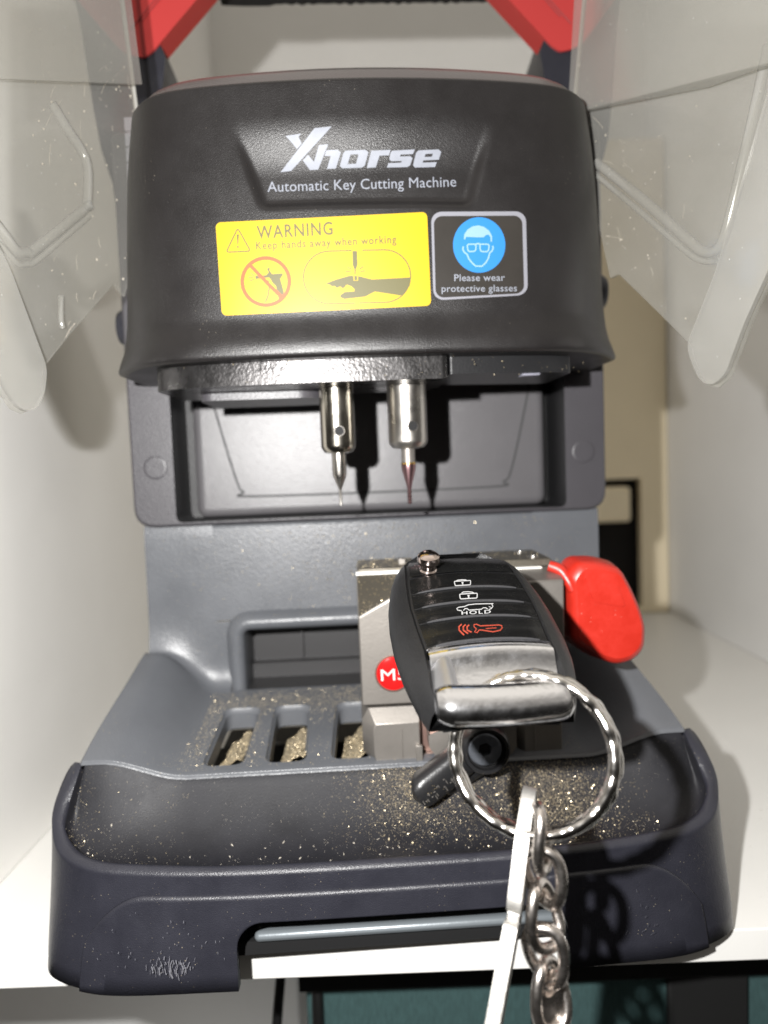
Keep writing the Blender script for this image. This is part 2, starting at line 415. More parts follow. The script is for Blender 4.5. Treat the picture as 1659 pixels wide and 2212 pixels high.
# beneath the shelf
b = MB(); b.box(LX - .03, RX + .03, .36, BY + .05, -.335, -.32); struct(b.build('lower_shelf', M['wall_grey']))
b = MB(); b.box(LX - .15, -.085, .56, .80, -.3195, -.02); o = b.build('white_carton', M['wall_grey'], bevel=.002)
tag(o, 'pale grey carton in the dark space under the left of the shelf', 'carton')
b = MB(); b.tube(catmull([(-.062, .40, -.03), (-.068, .385, -.075), (-.072, .38, -.12), (-.073, .39, -.189)], 8), .0028, 10)
o = b.build('cable', M['cable']); tag(o, 'thin black cable, left and more curved of two under the shelf', 'cable', 'black cables under the shelf')
b = MB(); b.tube(catmull([(-.046, .40, -.03), (-.0475, .385, -.075), (-.048, .38, -.12), (-.05, .39, -.189)], 8), .0032, 10)
o = b.build('cable', M['cable']); tag(o, 'thin black cable, right and straighter of two under the shelf', 'cable', 'black cables under the shelf')
bag = empty('fabric_box', (.16, .42, -.189)); tag(bag, 'dark teal woven fabric box with black straps below the shelf', 'fabric box')
def bx(*a): return MB().box(*a)
bx(-.055, .36, .385, .60, -.189, -.080).build('body', M['teal'], bag, (.16, .42, -.189), bevel=.006)
for x in (.078, .170): bx(x - (.006 if x < .15 else .022), x + (.006 if x < .15 else .022), .379, .3845, -.188, -.080).build('strap', M['strap'], bag, (.16, .42, -.189), bevel=.001)
bx(-.057, .362, .3765, .61, -.0795, -.030).build('rim', M['strap'], bag, (.16, .42, -.189), bevel=.001)  # black band added over the box, holds the shade under the shelf

# ------------------------------------------------------------------ the machine
mac = empty('key_cutting_machine', (MX, MY, 0), MA)
tag(mac, 'black and navy automatic key cutting machine with grey chip tray and clear side shields', 'key cutter')

# ---- base skirt
half_b = [(0, -.0048), (.04, -.0047), (.075, -.0040), (.112, -.0022), (.131, .0028), (.1455, .0118), (.1515, .026), (.1525, .034), (.1525, .044), (.1515, .055), (.147, .075), (.140, .2)]
half_t = [(0, -.0030, .0500), (.04, -.0027, .0500), (.075, -.0013, .0502), (.105, .0022, .0507), (.124, .0060, .0517), (.138, .0135, .0545), (.1455, .0235, .0615), (.1462, .032, .070), (.1425, .042, .0800), (.1385, .052, .074), (.130, .075, .060), (.128, .2, .055)]
def both(h): return [(-p[0],) + tuple(p[1:]) for p in h[:0:-1]] + list(h)
NS = 8
bot = catmull([(p[0], p[1], 0) for p in both(half_b)], NS); top = catmull(both(half_t), NS)
X0, X1, NH = -.0648, .0682, .0300
def zlow(x):
    if x <= X0 or x >= X1: return .003
    d = min(x - X0, X1 - x); r = .011
    return NH if d >= r else NH - r + math.sqrt(max(0, r * r - (r - d) ** 2))
def skirt_pt(i, z, out=0.0):
    B, T = bot[i], top[i]; t = (z - .003) / (T.z - .003)
    k = .5 - .5 * math.cos(math.pi * min(1, max(0, t)))           # soft S from bottom to rim
    p = Vector((lerp(B.x, T.x, lerp(t, k, .4)), lerp(B.y, T.y, lerp(t, k, .4)), z))
    if out:
        j0, j1 = max(i - 1, 0), min(i + 1, len(bot) - 1); d = bot[j1] - bot[j0]; nn = Vector((d.y, -d.x, 0)).normalized(); p += nn * out
    return p
def columns(i0, i1):
    cols = []
    for i in range(i0, i1): cols += [(i, k / 6) for k in range(6)]
    cols.append((i1, 0.0)); return cols
def sk(c, z, out=0.0):
    i, t = c
    return skirt_pt(i, z, out) if t == 0 else skirt_pt(i, z, out).lerp(skirt_pt(i + 1, z, out), t)
def skirt(name, i0, i1, ztop, out, material, cap=False, nz=8):
    mb = MB(); loops = []; prev = None
    def add_col(c, zl):
        zt = ztop(c); zm = .032 if zt > .036 else lerp(zl, zt, .5)
        rows = [sk(c, lerp(zl, zm, k / 4), out) for k in range(4)] + [sk(c, lerp(zm, zt, k / nz), out) for k in range(nz + 1)]
        if cap: rows += [sk(c, zt + .0009, out * .55), sk(c, zt + .0013, -.0005)]
        loops.append(rows)
    for c in columns(i0, i1):
        x = sk(c, .015).x
        if prev is not None:
            for X in (X0, X1):
                if prev[1] < X <= x:                       # the upright side of the notch: two columns at one place
                    f_ = (X - prev[1]) / (x - prev[1]); cc = (prev[0][0], lerp(prev[0][1], c[1] if c[0] == prev[0][0] else 1.0, f_))
                    c2 = (cc[0], min(.999, cc[1] + .03))
                    hi = NH - .0108; add_col(cc, .003 if X == X0 else hi); add_col(c2, hi if X == X0 else .003)
        add_col(c, zlow(x)); prev = (c, x)
    mb.loft(loops, closed=False)
    return mb.build(name, material, mac, ang=50)
nB = len(bot) - 1
def rimz(c): return (top[c[0]].z if c[1] == 0 else lerp(top[c[0]].z, top[c[0] + 1].z, c[1]))
base = skirt('base', 0, nB, rimz, 0, M['navy'])
q = base.modifiers.new('solid', 'SOLIDIFY'); q.thickness = .003; q.offset = -1
# raised lower front panel with its curved shoulder
iC = nB // 2
def panel_top(c):
    x = sk(c, .02).x; a = abs(x)
    zt = .0400 if a < .104 else .0400 - .0385 * (1 - math.sqrt(max(0, 1 - ((a - .104) / .0265) ** 2)))
    return max(zt, .0036)
i0 = next(i for i in range(nB) if bot[i].x > -.1308); i1 = max(i for i in range(nB) if bot[i].x < .1308)
fp = skirt('front_panel', i0, i1, panel_top, .0014, M['navy'], cap=True)
q = fp.modifiers.new('solid', 'SOLIDIFY'); q.thickness = .002; q.offset = -1
# rim roll + deck
half_i = [(0, .0012, .0500), (.04, .0014, .0500), (.075, .0030, .0502), (.105, .0066, .0508), (.120, .0093, .0517), (.1315, .0145, .0543), (.1392, .0215, .0605), (.1402, .029, .0672), (.1375, .0385, .0805)]
rim_i = catmull(both(half_i), NS)
b = MB(); loops = []
for p, t_ in zip(rim_i, catmull([(q_[0], q_[1], q_[2]) for q_ in both(half_t[:9])], NS)):
    mid = (p + t_) / 2 + Vector((0, 0, .0012)); q1 = t_.lerp(mid, .5) + Vector((0, 0, .0004)); q2 = p.lerp(mid, .5) + Vector((0, 0, .0004))
    loops.append([t_, q1, mid, q2, p, p + Vector((0, .0006, -.002)) ])
b.loft(loops, closed=False); b.build('rim', M['navy'], base, ang=70)
def zr(x): return .0726 + .0092 * sm(.0905, .130, abs(x))
def deck(s, t):
    n = len(rim_i) - 1; k = s * n; i = min(int(k), n - 1); p = rim_i[i].lerp(rim_i[i + 1], k - i) - Vector((0, 0, .0018))
    xr = max(-.1365, min(.1365, p.x * .985)); q_ = Vector((xr, .0405, zr(xr) - .0012))
    tt = t ** .9; r_ = p.lerp(q_, tt)
    edge = min(1.0, (q_ - p).length / .03)
    r_.z -= (.0105 * math.sin(math.pi * min(1, t * 1.02)) ** .8) * edge * (.55 + .45 * (1 - t)); return r_
b = MB(); b.grid(deck, [i / 150 for i in range(151)], [i / 26 for i in range(27)])
b.build('deck', M['deck'], base, ang=60)
# underside and chassis seen through the front notch
bx(-.10, .10, .0025, .2, .0302, .034).build('underside', M['gap'], base)
bx(-.060, .110, .0075, .2, .0128, .0172).build('chassis_plate', M['bluegrey'], base, bevel=.0022, seg=3)
bx(-.095, .095, .0100, .2, .0068, .0126).build('lower_gap_shade', M['gap'], base)  # black filler for the shaded gap below the chassis plate
# feet scuff marks on the skirt: worn pale scratches
b = MB(); rnd = random.Random(3)
def on_skirt(u, v): return m(u, v, y=-.0064)
for k in range(120):
    u = rnd.gauss(368, 26) if k < 80 else rnd.uniform(200, 505); v0 = (2086 if k < 80 else 2040) + rnd.gauss(0, 9 if k < 80 else 42); L_ = rnd.uniform(2, 17) if k < 80 else rnd.uniform(1, 6)
    a_ = rnd.gauss(1.6, .25); wd_ = rnd.uniform(.4, 1.7) if k < 80 else rnd.uniform(.4, 1.0)
    if on_skirt(u, v0 + L_).z < .006: continue
    b.stroke([(u, v0), (u + L_ * math.cos(a_), v0 + L_ * math.sin(a_))], wd_, on_skirt)
b.build('scuff', mat('scuffed_plastic', (.17, .17, .19), .6), base); b = MB()
for k in range(40):
    u, v0 = rnd.gauss(1440, 40), rnd.gauss(1985, 30); a_ = rnd.gauss(1.9, .5); L_ = rnd.uniform(3, 14)
    p0, p1 = on_skirt(u, v0), on_skirt(u + L_ * math.cos(a_), v0 + L_ * math.sin(a_))
    if abs(p0.x) < .105: b.stroke([(u, v0), (u + L_ * math.cos(a_), v0 + L_ * math.sin(a_))], .7, on_skirt)
b.build('scuff', mat('scuffed_plastic', (.07, .07, .082), .6), base)

# ---- grey tray
tray = MB()
PATH = [(.0385, .0712), (.0395, .0724), (.042, .0734), (.06, .077), (.085, .082), (.105, .0860), (.112, .0876), (.1165, .0905), (.1192, .0965), (.1200, .106), (.1206, .125), (.1212, .15), (.1217, .1775), (.1240, .1793)]
Hs = [0, 0, 0, 0, 0, 0, .05, .25, .5, .8, 1, 1, 1, 1]
PP = catmull([(y, z, h_) for (y, z), h_ in zip(PATH, Hs)], 4)
def traypt(x, p):
    y, z, wv = p; a = abs(x); k = sm(.0915, .131, a)
    rise = (.0092 + .22 * max(0, y - .04)) * k * (1 - wv)
    xx = x
    lim = lerp(.1375, .1275, sm(.035, .125, y)); xx = math.copysign(.09 + (a - .09) * (lim - .09) / .049, x) if a > .09 else x
    return (xx, y - .004 * k * wv * (1 - wv) * 4, z + rise)
xs = [.09, .092, .096, .1, .104, .108, .112, .116, .120, .124, .128, .132, .136, .139]
for sgn in (-1, 1):
    tray.loft([[traypt(sgn * x, p) for x in xs] for p in PP], closed=False)
    # outer flank of the dish
    tray.loft([[(sgn * traypt(.139, p)[0] * sgn if False else traypt(sgn * .139, p)[0], p[0], traypt(.139, p)[2]) for p in PP],
               [(traypt(sgn * .139, p)[0] + sgn * .0015 * (1 - p[2]), p[0], traypt(.139, p)[2] - .002) for p in PP],
               [(traypt(sgn * .139, p)[0] + sgn * .006 * (1 - p[2]), p[0] + .001, .075) for p in PP]], closed=False)
    tray.box(sgn * .1272 - .0004, sgn * .1272 + .0004, .1245, .17, .09, .178)
    for (xa, xb) in ((-.09, -.083),) if sgn < 0 else ((.083, .09),):
        tray.loft([[(x, y, z) for x in (xa, xb)] for y, z, wv in PP if .104 < y and z < .1255], closed=False)
slots = [(-.0862, -.0832, .0195), (-.0572, -.0572, .0195), (-.0268, -.0250, .0195), (.012, .013, .0195), (.042, .043, .0195)]
def slot_loop(xa, xb, wd_, g, ya=.0452, yb=.0945):
    l = [(xa + g, ya + g), (xa + wd_ - g, ya + g), (xb + wd_ - g, yb - g), (xb + g, yb - g)]
    return fillet(l, .0055 - g * .5, 5)
zf = lambda x, y: .0734 + (y - .042) * .2
holes = [slot_loop(*s_, 0) for s_ in slots]
tray.sheet([[(-.09, .042), (.09, .042), (.09, .1135), (-.09, .1135)]] + holes, lambda a, c: (a, c, zf(a, c)))
tray.loft([[(x, y, z) for x in (-.09, .09)] for y, z, wv in PP if y <= .0421], closed=False)
for s_ in slots:
    l0, l1, l2 = slot_loop(*s_, 0), slot_loop(*s_, .0009), slot_loop(*s_, .0015)
    tray.loft([[(x, y, zf(x, y)) for x, y in l0], [(x, y, zf(x, y) - .0018) for x, y in l1], [(x, y, zf(x, y) - .0022) for x, y in l2],
               [(x, y, zf(x, y) - .010) for x, y in l2]], closed=True)
op = [(-.083, .1255), (-.083, .1775), (.083, .1775), (.083, .1255)]
yw = lambda z: interp([(.098, .1192), (.106, .1200), (.125, .1206), (.15, .1212), (.1775, .1217)], z)
tray.grid(lambda x, z: (x, yw(z), z), [-.09, -.083, 0, .083, .09], [.1255, .14, .16, .1775])
tray.loft([[(x, y, z) for x in (-.09, .09)] for y, z in ((.1217, .1775), (.1222, .1788), (.1240, .1793), (.14, .1793))], closed=False)
tray.build('tray', M['tray'], mac, ang=42)
TRAY = bpy.data.objects['tray']
# moulded frame round the chip opening
b = MB()
path = [(-.0795, .0840)] + [(-.0795 + .008 * (1 - math.cos(R(a))), .1165 + .008 * math.sin(R(a))) for a in range(0, 91, 10)] + \
       [(.0715 + .008 * math.sin(R(a)), .1165 + .008 * math.cos(R(a))) for a in range(0, 91, 10)] + [(.0795, .0840)]
prof = [(.0062, .1212), (.0045, .1188), (.002, .1158), (-.0008, .1150), (-.0036, .1165), (-.0046, .1190), (-.0050, .135), (-.0050, .160)]
loops = []
for i, p in enumerate(path):
    a, c = Vector(path[max(i - 1, 0)]), Vector(path[min(i + 1, len(path) - 1)]); t_ = (c - a).normalized(); nn = Vector((-t_.y, t_.x))
    loops.append([(p[0] + nn.x * o_, y, p[1] + nn.y * o_) for o_, y in prof])
b.loft(loops, closed=False); b.build('opening_frame', M['tray'], TRAY, ang=70)
b = MB(); b.box(-.078, .078, .150, .160, .06, .125); b.box(-.046, -.0445, .146, .150, .096, .125); b.box(-.078, .078, .1135, .15, .083, .0855)
b.box(-.078, .078, .143, .150, .0855, .094)
b.build('chip_chute', M['tray_in'], TRAY)
b = MB(); b.box(-.1, .1, .04, .112, .052, .056); b.build('tray_bottom', M['gap'], TRAY)

# ---- back body
bodyZ0, bodyZ1 = .1795, .39
b = MB()
outl = fillet([(-.1315, bodyZ0), (.1315, bodyZ0), (.1315, bodyZ1), (-.1315, bodyZ1)], [.011, .011, .004, .004])
pocket = fillet([(-.1085, .1816), (.1085, .1816), (.1085, .30), (-.1085, .30)], .004)
YF = .118
fnm = lambda a, c, y: (a, y, c)
b.sheet([outl, pocket], lambda a, c: (a, YF + .0012, c))
n_ = len(outl)
def inset(l, g):
    c_ = Vector((0, (bodyZ0 + bodyZ1) / 2)); out = []
    for p in l: out.append((p[0] - math.copysign(g, p[0]), p[1] + (g if p[1] < c_.y else -g)))
    return out
b = MB()
b.sheet([inset(outl, .0015), pocket], lambda a, c: (a, YF, c))
b.loft([[(p[0], YF, p[1]) for p in inset(outl, .0015)], [(p[0], YF + .0005, p[1]) for p in inset(outl, .0005)], [(p[0], YF + .0018, p[1]) for p in outl], [(p[0], .225, p[1]) for p in outl]], True)
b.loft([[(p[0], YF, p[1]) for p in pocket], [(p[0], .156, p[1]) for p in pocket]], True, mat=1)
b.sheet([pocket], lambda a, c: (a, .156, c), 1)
b.sheet([outl], lambda a, c: (a, .225, c))
b.build('back_body', [M['body'], mat('shaded_pocket_plastic', (.012, .012, .013), .5, bump=.3, bscale=1100)], mac, ang=50)  # pocket walls coloured darker for the shade around the inner plate
BB = bpy.data.objects['back_body']
# inner back plate with rounded edges and its grooved outline
b = MB()
pl = lambda g: rrect(-.1020 + g, .1035 - g, .1820 + g, .30 - g, .0055 - g * .9, 3)
prof = [(0, .1555), (0, .1455), (.0004, .1432), (.0014, .1420), (.0030, .1413), (.0050, .1412)]
b.loft([[(p[0], y, p[1]) for p in pl(g)] for g, y in prof], True, (0, 0)); b.sheet([pl(.0050)], lambda a, c: (a, .1412, c))
ip = b.build('inner_plate', mat('lit_plate_plastic', (.098, .094, .099), .34, bump=.3, bscale=1500, var=.05, vscale=40), BB, ang=60)  # body plastic coloured lighter here for the broad highlight on the plate
gp = [(-.0925, .262), (-.0895, .248), (-.0785, .2035), (-.0745, .1965), (-.066, .1935), (.068, .1935), (.0780, .1965), (.083, .2035), (.0925, .242), (.096, .262)]
b = MB(); b.stroke([(p.x, p.y) for p in catmull([(x, z, 0) for x, z in gp], 6)], .0013, lambda a, c: (a, .14110, c)); b.build('groove', mat('groove_shadow_line', (.03, .03, .031), .6), ip)
for x in (-.1183, .1187):
    b = MB(); b.lathe([(.0064, -.0022), (.0064, .0003), (.0061, .0005), (.0050, .0005), (.001, .0005)], (x, YF, .2122), (0, -1, 0), 28); b.build('screw_cap', M['body'], BB, ang=40)
# side arms carrying the handle
for sgn in (-1, 1):
    b = MB()
    pts = [(.1525, .475), (.149, .452), (.1455, .412), (.1425, .389), (.1375, .371), (.1345, .33), (.1345, .19), (.1150, .19), (.1150, .36), (.112, .395), (.106, .428), (.1045, .438), (.118, .475)]
    b.prism([[(sgn * x, z) for x, z in pts]], fnm, .137, .19); b.build('arm', M['navy'], BB, bevel=.003, seg=3)
    b = MB(); b.lathe([(.010, 0), (.010, .006), (.0085, .0085), (.002, .0085)], (sgn * .1275, .130, .290 if sgn < 0 else .302), (sgn, 0, 0), 28); b.build('hinge_knob', M['navy'], BB)
# red handle: two slanting legs
for sgn in (-1, 1):
    b = MB()
    pts = [(.158, .478), (.1285, .4415), (.1225, .4385), (.1155, .4372), (.1105, .4405), (.036, .520), (.05, .54), (.11, .54)]
    b.prism([fillet([(sgn * x, z) for x, z in pts], .002)], fnm, .1355, .152)
    hd = b.build('handle_leg', M['redh'], BB, bevel=.0035, seg=3)
    b = MB()
    for k in (0, 1): b.tube([(sgn * (.122 - .006 * k), .1353, .4520 + .004 * k), (sgn * (.098 - .006 * k), .1353, .4780 + .004 * k)], .0004, 6)
    b.build('groove', mat('dark_red_groove', (.25, .02, .02), .5), hd)
b = MB(); NG = 60
b.loft([[(x, y, .4965 + (.0014 * abs(math.sin(x * 420)) if abs(x - .022) < .07 else 0) + .05 * max(0, abs(x - .022) - .088)) for x in [-.08 + .2 * i / NG for i in range(NG + 1)]] for y in (.148, .153, .18, .19)] +
       [[(-.08 + .2 * i / NG, y, .55) for i in range(NG + 1)] for y in (.19, .148)], closed=False, ring=True)
b.build('handle_grip', M['strap'], BB)

# ---- head
HZ0, HZ1 = .2560, .3712
def ha(z): return interp([(.250, .1215), (.2575, .1208), (.266, .1180), (.28, .1160), (.31, .1125), (.34, .1085), (.371, .1040), (.40, .1035)], z)
TL, BL_, BR_, TR = [Vector((m(*q, y=.03).x, m(*q, y=.03).z)) for q in ((492, 285), (556, 452), (1026, 446), (1078, 258))]
def edge_d(p, a, c):
    d = (c - a).normalized(); n2 = Vector((-d.y, d.x)); return (p - a).dot(n2)
def recess(x, z):
    p = Vector((x, z)); dl = edge_d(p, TL, BL_); db = edge_d(p, BL_, BR_); dr = edge_d(p, BR_, TR)
    k = sm(0, .0055, dl) * sm(0, .0050, db) * sm(0, .0055, dr)
    return .0036 * k * sm(.3560, .332, z) if k > 0 else 0
def yh(x, z):
    t = min(1.0, abs(x) / ha(z))
    kz = sm(.27, .36, z); y = .030 + .012 * t * t + lerp(.033, .019, kz) * t ** lerp(8, 13, kz)
    y -= .0028 * sm(.2745, .2600, z)
    return y + recess(x, z)
b = MB()
ts = [-1 + 2 * i / 200 for i in range(201)]
ts = [math.copysign(1 - (1 - abs(t)) ** 1.25, t) for t in ts]
zs = [.2560, .2562, .2570, .2582] + [.2595 + i * .00092 for i in range(121)]
zs = [z for z in zs if z < .3695] + [.3695, .3704, .3710]
rndin = {0: .0022, 1: .0010, 2: .0003}
def headpt(t, z, inn=0):
    x = t * (ha(z) - inn); return Vector((x, yh(t * ha(z), z) + inn, z))
loops = []
for k, z in enumerate(zs):
    inn = rndin.get(k, 0) + (0.0006 if k == len(zs) - 2 else .0016 if k == len(zs) - 1 else 0)
    row = [headpt(t, z, inn) for t in ts]
    a0, a1 = row[0].copy(), row[-1].copy()
    loops.append([(a0.x, yy, z) for yy in (.135, .12, .10, .085)] + row + [(a1.x, yy, z) for yy in (.085, .10, .12, .135)])
b.loft(loops, closed=False)
l0 = loops[0]
b.add(l0, [tuple(range(len(l0)))])
head = b.build('head', M['head'], mac, ang=48)
# lid
b = MB(); row = loops[-1]
def lidrow(g, z): return [(p[0] * (1 - g / .104), p[1] + g, z) for p in row]
b.loft([lidrow(0, .3710), lidrow(.0004, .3717), lidrow(.0025, .3750), lidrow(.0055, .3777), lidrow(.010, .3803), lidrow(.018, .3832), lidrow(.03, .3860), lidrow(.06, .3905)], closed=False)
b.build('lid', M['lid'], head, ang=50)
# lit body side between head and arm, its light put into pale ribs
b = MB()
for k in range(9): b.box(-.1185, -.1065, .0995, .1005 + .0, .322 + .0075 * k, .3285 + .0075 * k)
b.box(-.1175, -.107, .1012, .118, .318, .386)
b.build('lit_side_ribs', M['pale_grey'], head)

def on_head(u, v, off=.00025):
    y = .03
    for _ in range(7):
        p = m(u, v, y=y); y = yh(p.x, p.z) - off
    return m(u, v, y=y)
def crop(x0, y0, s): return lambda x, y: ((x0 + x / s) * .6636, (y0 + y / s) * .6636)
def onh(cr, off=.00025): return lambda x, y: on_head(*cr(x, y), off)

# logo
c1 = crop(850, 380, 2.37); b = MB(); H1 = onh(c1, .0003)
letters = [[[(412, 88), (545, 75), (232, 418), (150, 428)]], [[(190, 148), (310, 130), (288, 155), (314, 208), (276, 250), (246, 212)]],
 [[(322, 338), (362, 293), (408, 348), (446, 220), (518, 212), (440, 408), (378, 412)]],
 [[(503, 258), (592, 255), (615, 277), (577, 400), (507, 403), (538, 302), (489, 304)]],
 [[(652, 262), (808, 255), (828, 275), (800, 377), (776, 393), (627, 398), (607, 380), (634, 281)], [(690, 292), (752, 289), (732, 362), (668, 366)]],
 [[(850, 262), (1000, 255), (985, 298), (914, 300), (885, 391), (815, 395)]],
 [[(1012, 262), (1185, 252), (1172, 288), (1077, 292), (1070, 307), (1150, 304), (1168, 319), (1150, 374), (1130, 388), (970, 392), (982, 358), (1080, 354), (1086, 341), (1004, 343), (989, 329), (1000, 275)]],
 [[(1215, 260), (1368, 252), (1390, 270), (1371, 331), (1252, 337), (1246, 354), (1355, 350), (1342, 388), (1187, 392), (1172, 375), (1195, 278)], [(1268, 288), (1325, 285), (1318, 308), (1261, 311)]]]
for L_ in letters: b.sheet(L_, H1, mx=30)
b.build('logo', M['whiteink'], head)
b = MB(); put_text(b, 'Automatic Key Cutting Machine', (50, 580), (1505, 538), 84, H1, space=1.02); b.build('subtitle', M['whiteink'], head)
# warning sticker
c6 = crop(680, 680, 2.242)
Q = [(48, 100), (1592, 22), (1622, 706), (95, 780)]
def quad(Q): return lambda s_, t_: tuple(lerp(lerp(Q[0][k], Q[1][k], s_), lerp(Q[3][k], Q[2][k], s_), t_) for k in (0, 1))
def sticker(mb, cr, Q, rad, off, mat_=0, n=48, rows=16):
    qd = quad(Q); Wd = math.hypot(Q[1][0] - Q[0][0], Q[1][1] - Q[0][1]); Hd = math.hypot(Q[3][0] - Q[0][0], Q[3][1] - Q[0][1])
    ss = [rad / Wd * (1 - math.cos(R(a))) for a in range(0, 90, 15)]; ss = ss + [rad / Wd + (1 - 2 * rad / Wd) * i / n for i in range(n + 1)] + [1 - x for x in ss[::-1]]
    loops = []
    for s_ in ss:
        d = min(s_, 1 - s_) * Wd; g = 0 if d >= rad else (rad - math.sqrt(max(0, rad * rad - (rad - d) ** 2))) / Hd
        loops.append([on_head(*cr(*qd(s_, lerp(g, 1 - g, j / rows))), off) for j in range(rows + 1)])
    mb.loft(loops, closed=False, mat=mat_)
b = MB(); sticker(b, c6, Q, 38, .0003)
I6 = onh(c6, .00042); J6 = onh(c6, .00052)
put_text(b, 'WARNING', (352, 218), (905, 186), 98, I6, 1, bold=.012, space=1.12)
put_text(b, 'Keep hands away when working', (345, 296), (1368, 248), 60, I6, 1, bold=.008, space=1.14)
b.stroke(fillet([(210, 140), (304, 308), (126, 316)], 22, 4), 9, I6, True, 1)
b.sheet([[(203, 186), (219, 185), (214, 254), (207, 254)]], I6, 1, 45); b.sheet([[(205, 270), (216, 270), (217, 284), (206, 284)]], I6, 1, 45)
circ = lambda cx, cy, r_, n=48, ry=None: [(cx + r_ * math.cos(2 * math.pi * k / n), cy + (ry or r_) * math.sin(2 * math.pi * k / n)) for k in range(n)]
b.sheet([[(338, 488), (418, 484), (436, 462), (424, 440), (432, 428), (446, 432), (440, 446), (462, 476), (535, 470), (540, 480), (520, 510), (545, 600), (552, 640), (512, 668), (488, 560), (470, 545), (440, 500), (342, 512)]], I6, 1, 45)
b.stroke([(432, 520), (440, 580), (430, 640), (412, 680)], 9, I6, False, 1)
for p_, q_ in (((330, 486), (305, 470)), ((328, 498), (288, 498)), ((330, 512), (300, 526))): b.stroke([p_, q_], 6, I6, False, 1)
b.stroke(circ(415, 530, 172), 27, J6, True, 2); b.stroke([(298, 408), (420, 535), (538, 652)], 26, J6, False, 2)
st = [(880 - 190 * math.sin(R(a)), 500 + 192 * math.cos(R(a))) for a in range(0, 181, 10)] + [(1282 + 190 * math.sin(R(a)), 490 - 192 * math.cos(R(a))) for a in range(0, 181, 10)]
b.stroke(st, 8, I6, True, 1)
b.sheet([[(850, 545), (930, 515), (1030, 487), (1090, 490), (1190, 515), (1470, 500), (1466, 560), (1430, 610), (1400, 632), (1210, 603), (1140, 640), (990, 657), (958, 645), (960, 628), (992, 606), (1062, 602), (1062, 585), (1040, 564), (1004, 552), (990, 572), (975, 580), (958, 566), (932, 577), (918, 562), (900, 566), (880, 552)]], I6, 1, 45)
b.sheet([[(1048, 308), (1080, 306), (1084, 408), (1072, 440), (1070, 478), (1064, 478), (1062, 440), (1050, 410)]], I6, 1, 45)
b.stroke([(1056, 468), (1060, 522), (1086, 522), (1084, 466)], 7, J6, False, 0)
for p_, q_ in (((1040, 440), (1012, 425)), ((1038, 458), (1000, 458)), ((1100, 438), (1128, 420)), ((1104, 456), (1140, 452))): b.stroke([p_, q_], 6, I6, False, 1)
b.build('warning_sticker', [M['yellow'], M['ink'], M['inkred']], head)
# safety glasses sticker
c7 = crop(1380, 660, 4.366); b = MB()
sticker(b, c7, [(100, 128), (1448, 122), (1478, 1310), (135, 1388)], 150, .00028, 0, 24, 14)
sticker(b, c7, [(138, 190), (1395, 182), (1425, 1285), (168, 1352)], 120, .00040, 1, 24, 14)
I7, J7, K7 = onh(c7, .00050), onh(c7, .00062), onh(c7, .00070)
b.sheet([circ(785, 600, 372, 48, 395)], I7, 2, 90)
b.sheet([[(568, 520), (572, 450), (620, 380), (690, 335), (770, 322), (850, 340), (925, 395), (968, 470), (968, 550), (948, 555), (945, 490), (920, 455), (880, 460), (850, 490), (760, 492), (600, 485), (588, 520)]], J7, 3, 90)
b.stroke([(560, 620), (552, 660), (575, 705), (615, 735), (640, 800), (690, 860), (735, 900), (825, 902), (880, 850), (915, 790), (935, 715), (972, 680), (985, 640), (975, 612)], 22, J7, False, 3)
b.stroke(fillet([(612, 590), (742, 588), (735, 690), (628, 695)], 34, 4), 20, J7, True, 3)
b.stroke(fillet([(792, 588), (930, 590), (915, 695), (805, 695)], 34, 4), 20, J7, True, 3)
b.stroke([(715, 596), (770, 580), (815, 596)], 24, K7, False, 3)
put_text(b, 'Please wear', (432, 1112), (1150, 1108), 100, I7, 4, bold=.008, space=1.05)
put_text(b, 'protective glasses', (252, 1266), (1322, 1258), 100, I7, 4, bold=.006, space=1.05)
b.build('safety_sticker', [M['stwhite'], M['stdark'], M['blue'], M['face'], M['whiteink']], head)

# underside plates
def arcplate(x0, x1, yo, depth, z0, z1, n=24):
    l = [(lerp(x0, x1, i / n), yh(lerp(x0, x1, i / n), .265) + yo) for i in range(n + 1)]
    l += [(x1, l[n][1] + depth), (x0, l[0][1] + depth)]
    mb = MB(); mb.prism([fillet(l, .004, 3)], lambda a, c, z: (a, c, z), z0, z1); return mb
arcplate(-.098, .033, .009, .05, .2462, .2565).build('spindle_plate', M['plate_metal'], head, bevel=.0022, seg=3)
arcplate(.034, .092, .013, .045, .2485, .2565).build('spindle_plate', M['blackox'], head, bevel=.0015)
MB().prism([fillet([(-.082, .066), (-.03, .066), (-.022, .075), (-.022, .11), (-.082, .11)], .006)], lambda a, c, z: (a, c, z), .2425, .2468).build('lower_plate', M['body'], head, bevel=.001)
b = MB(); p_ = m(1143, 797, y=.055); b.box(p_.x - .0045, p_.x + .0045, .050, .060, p_.z - .0035, .2565); b.build('limit_stop', M['pale_grey'], head, bevel=.0012)
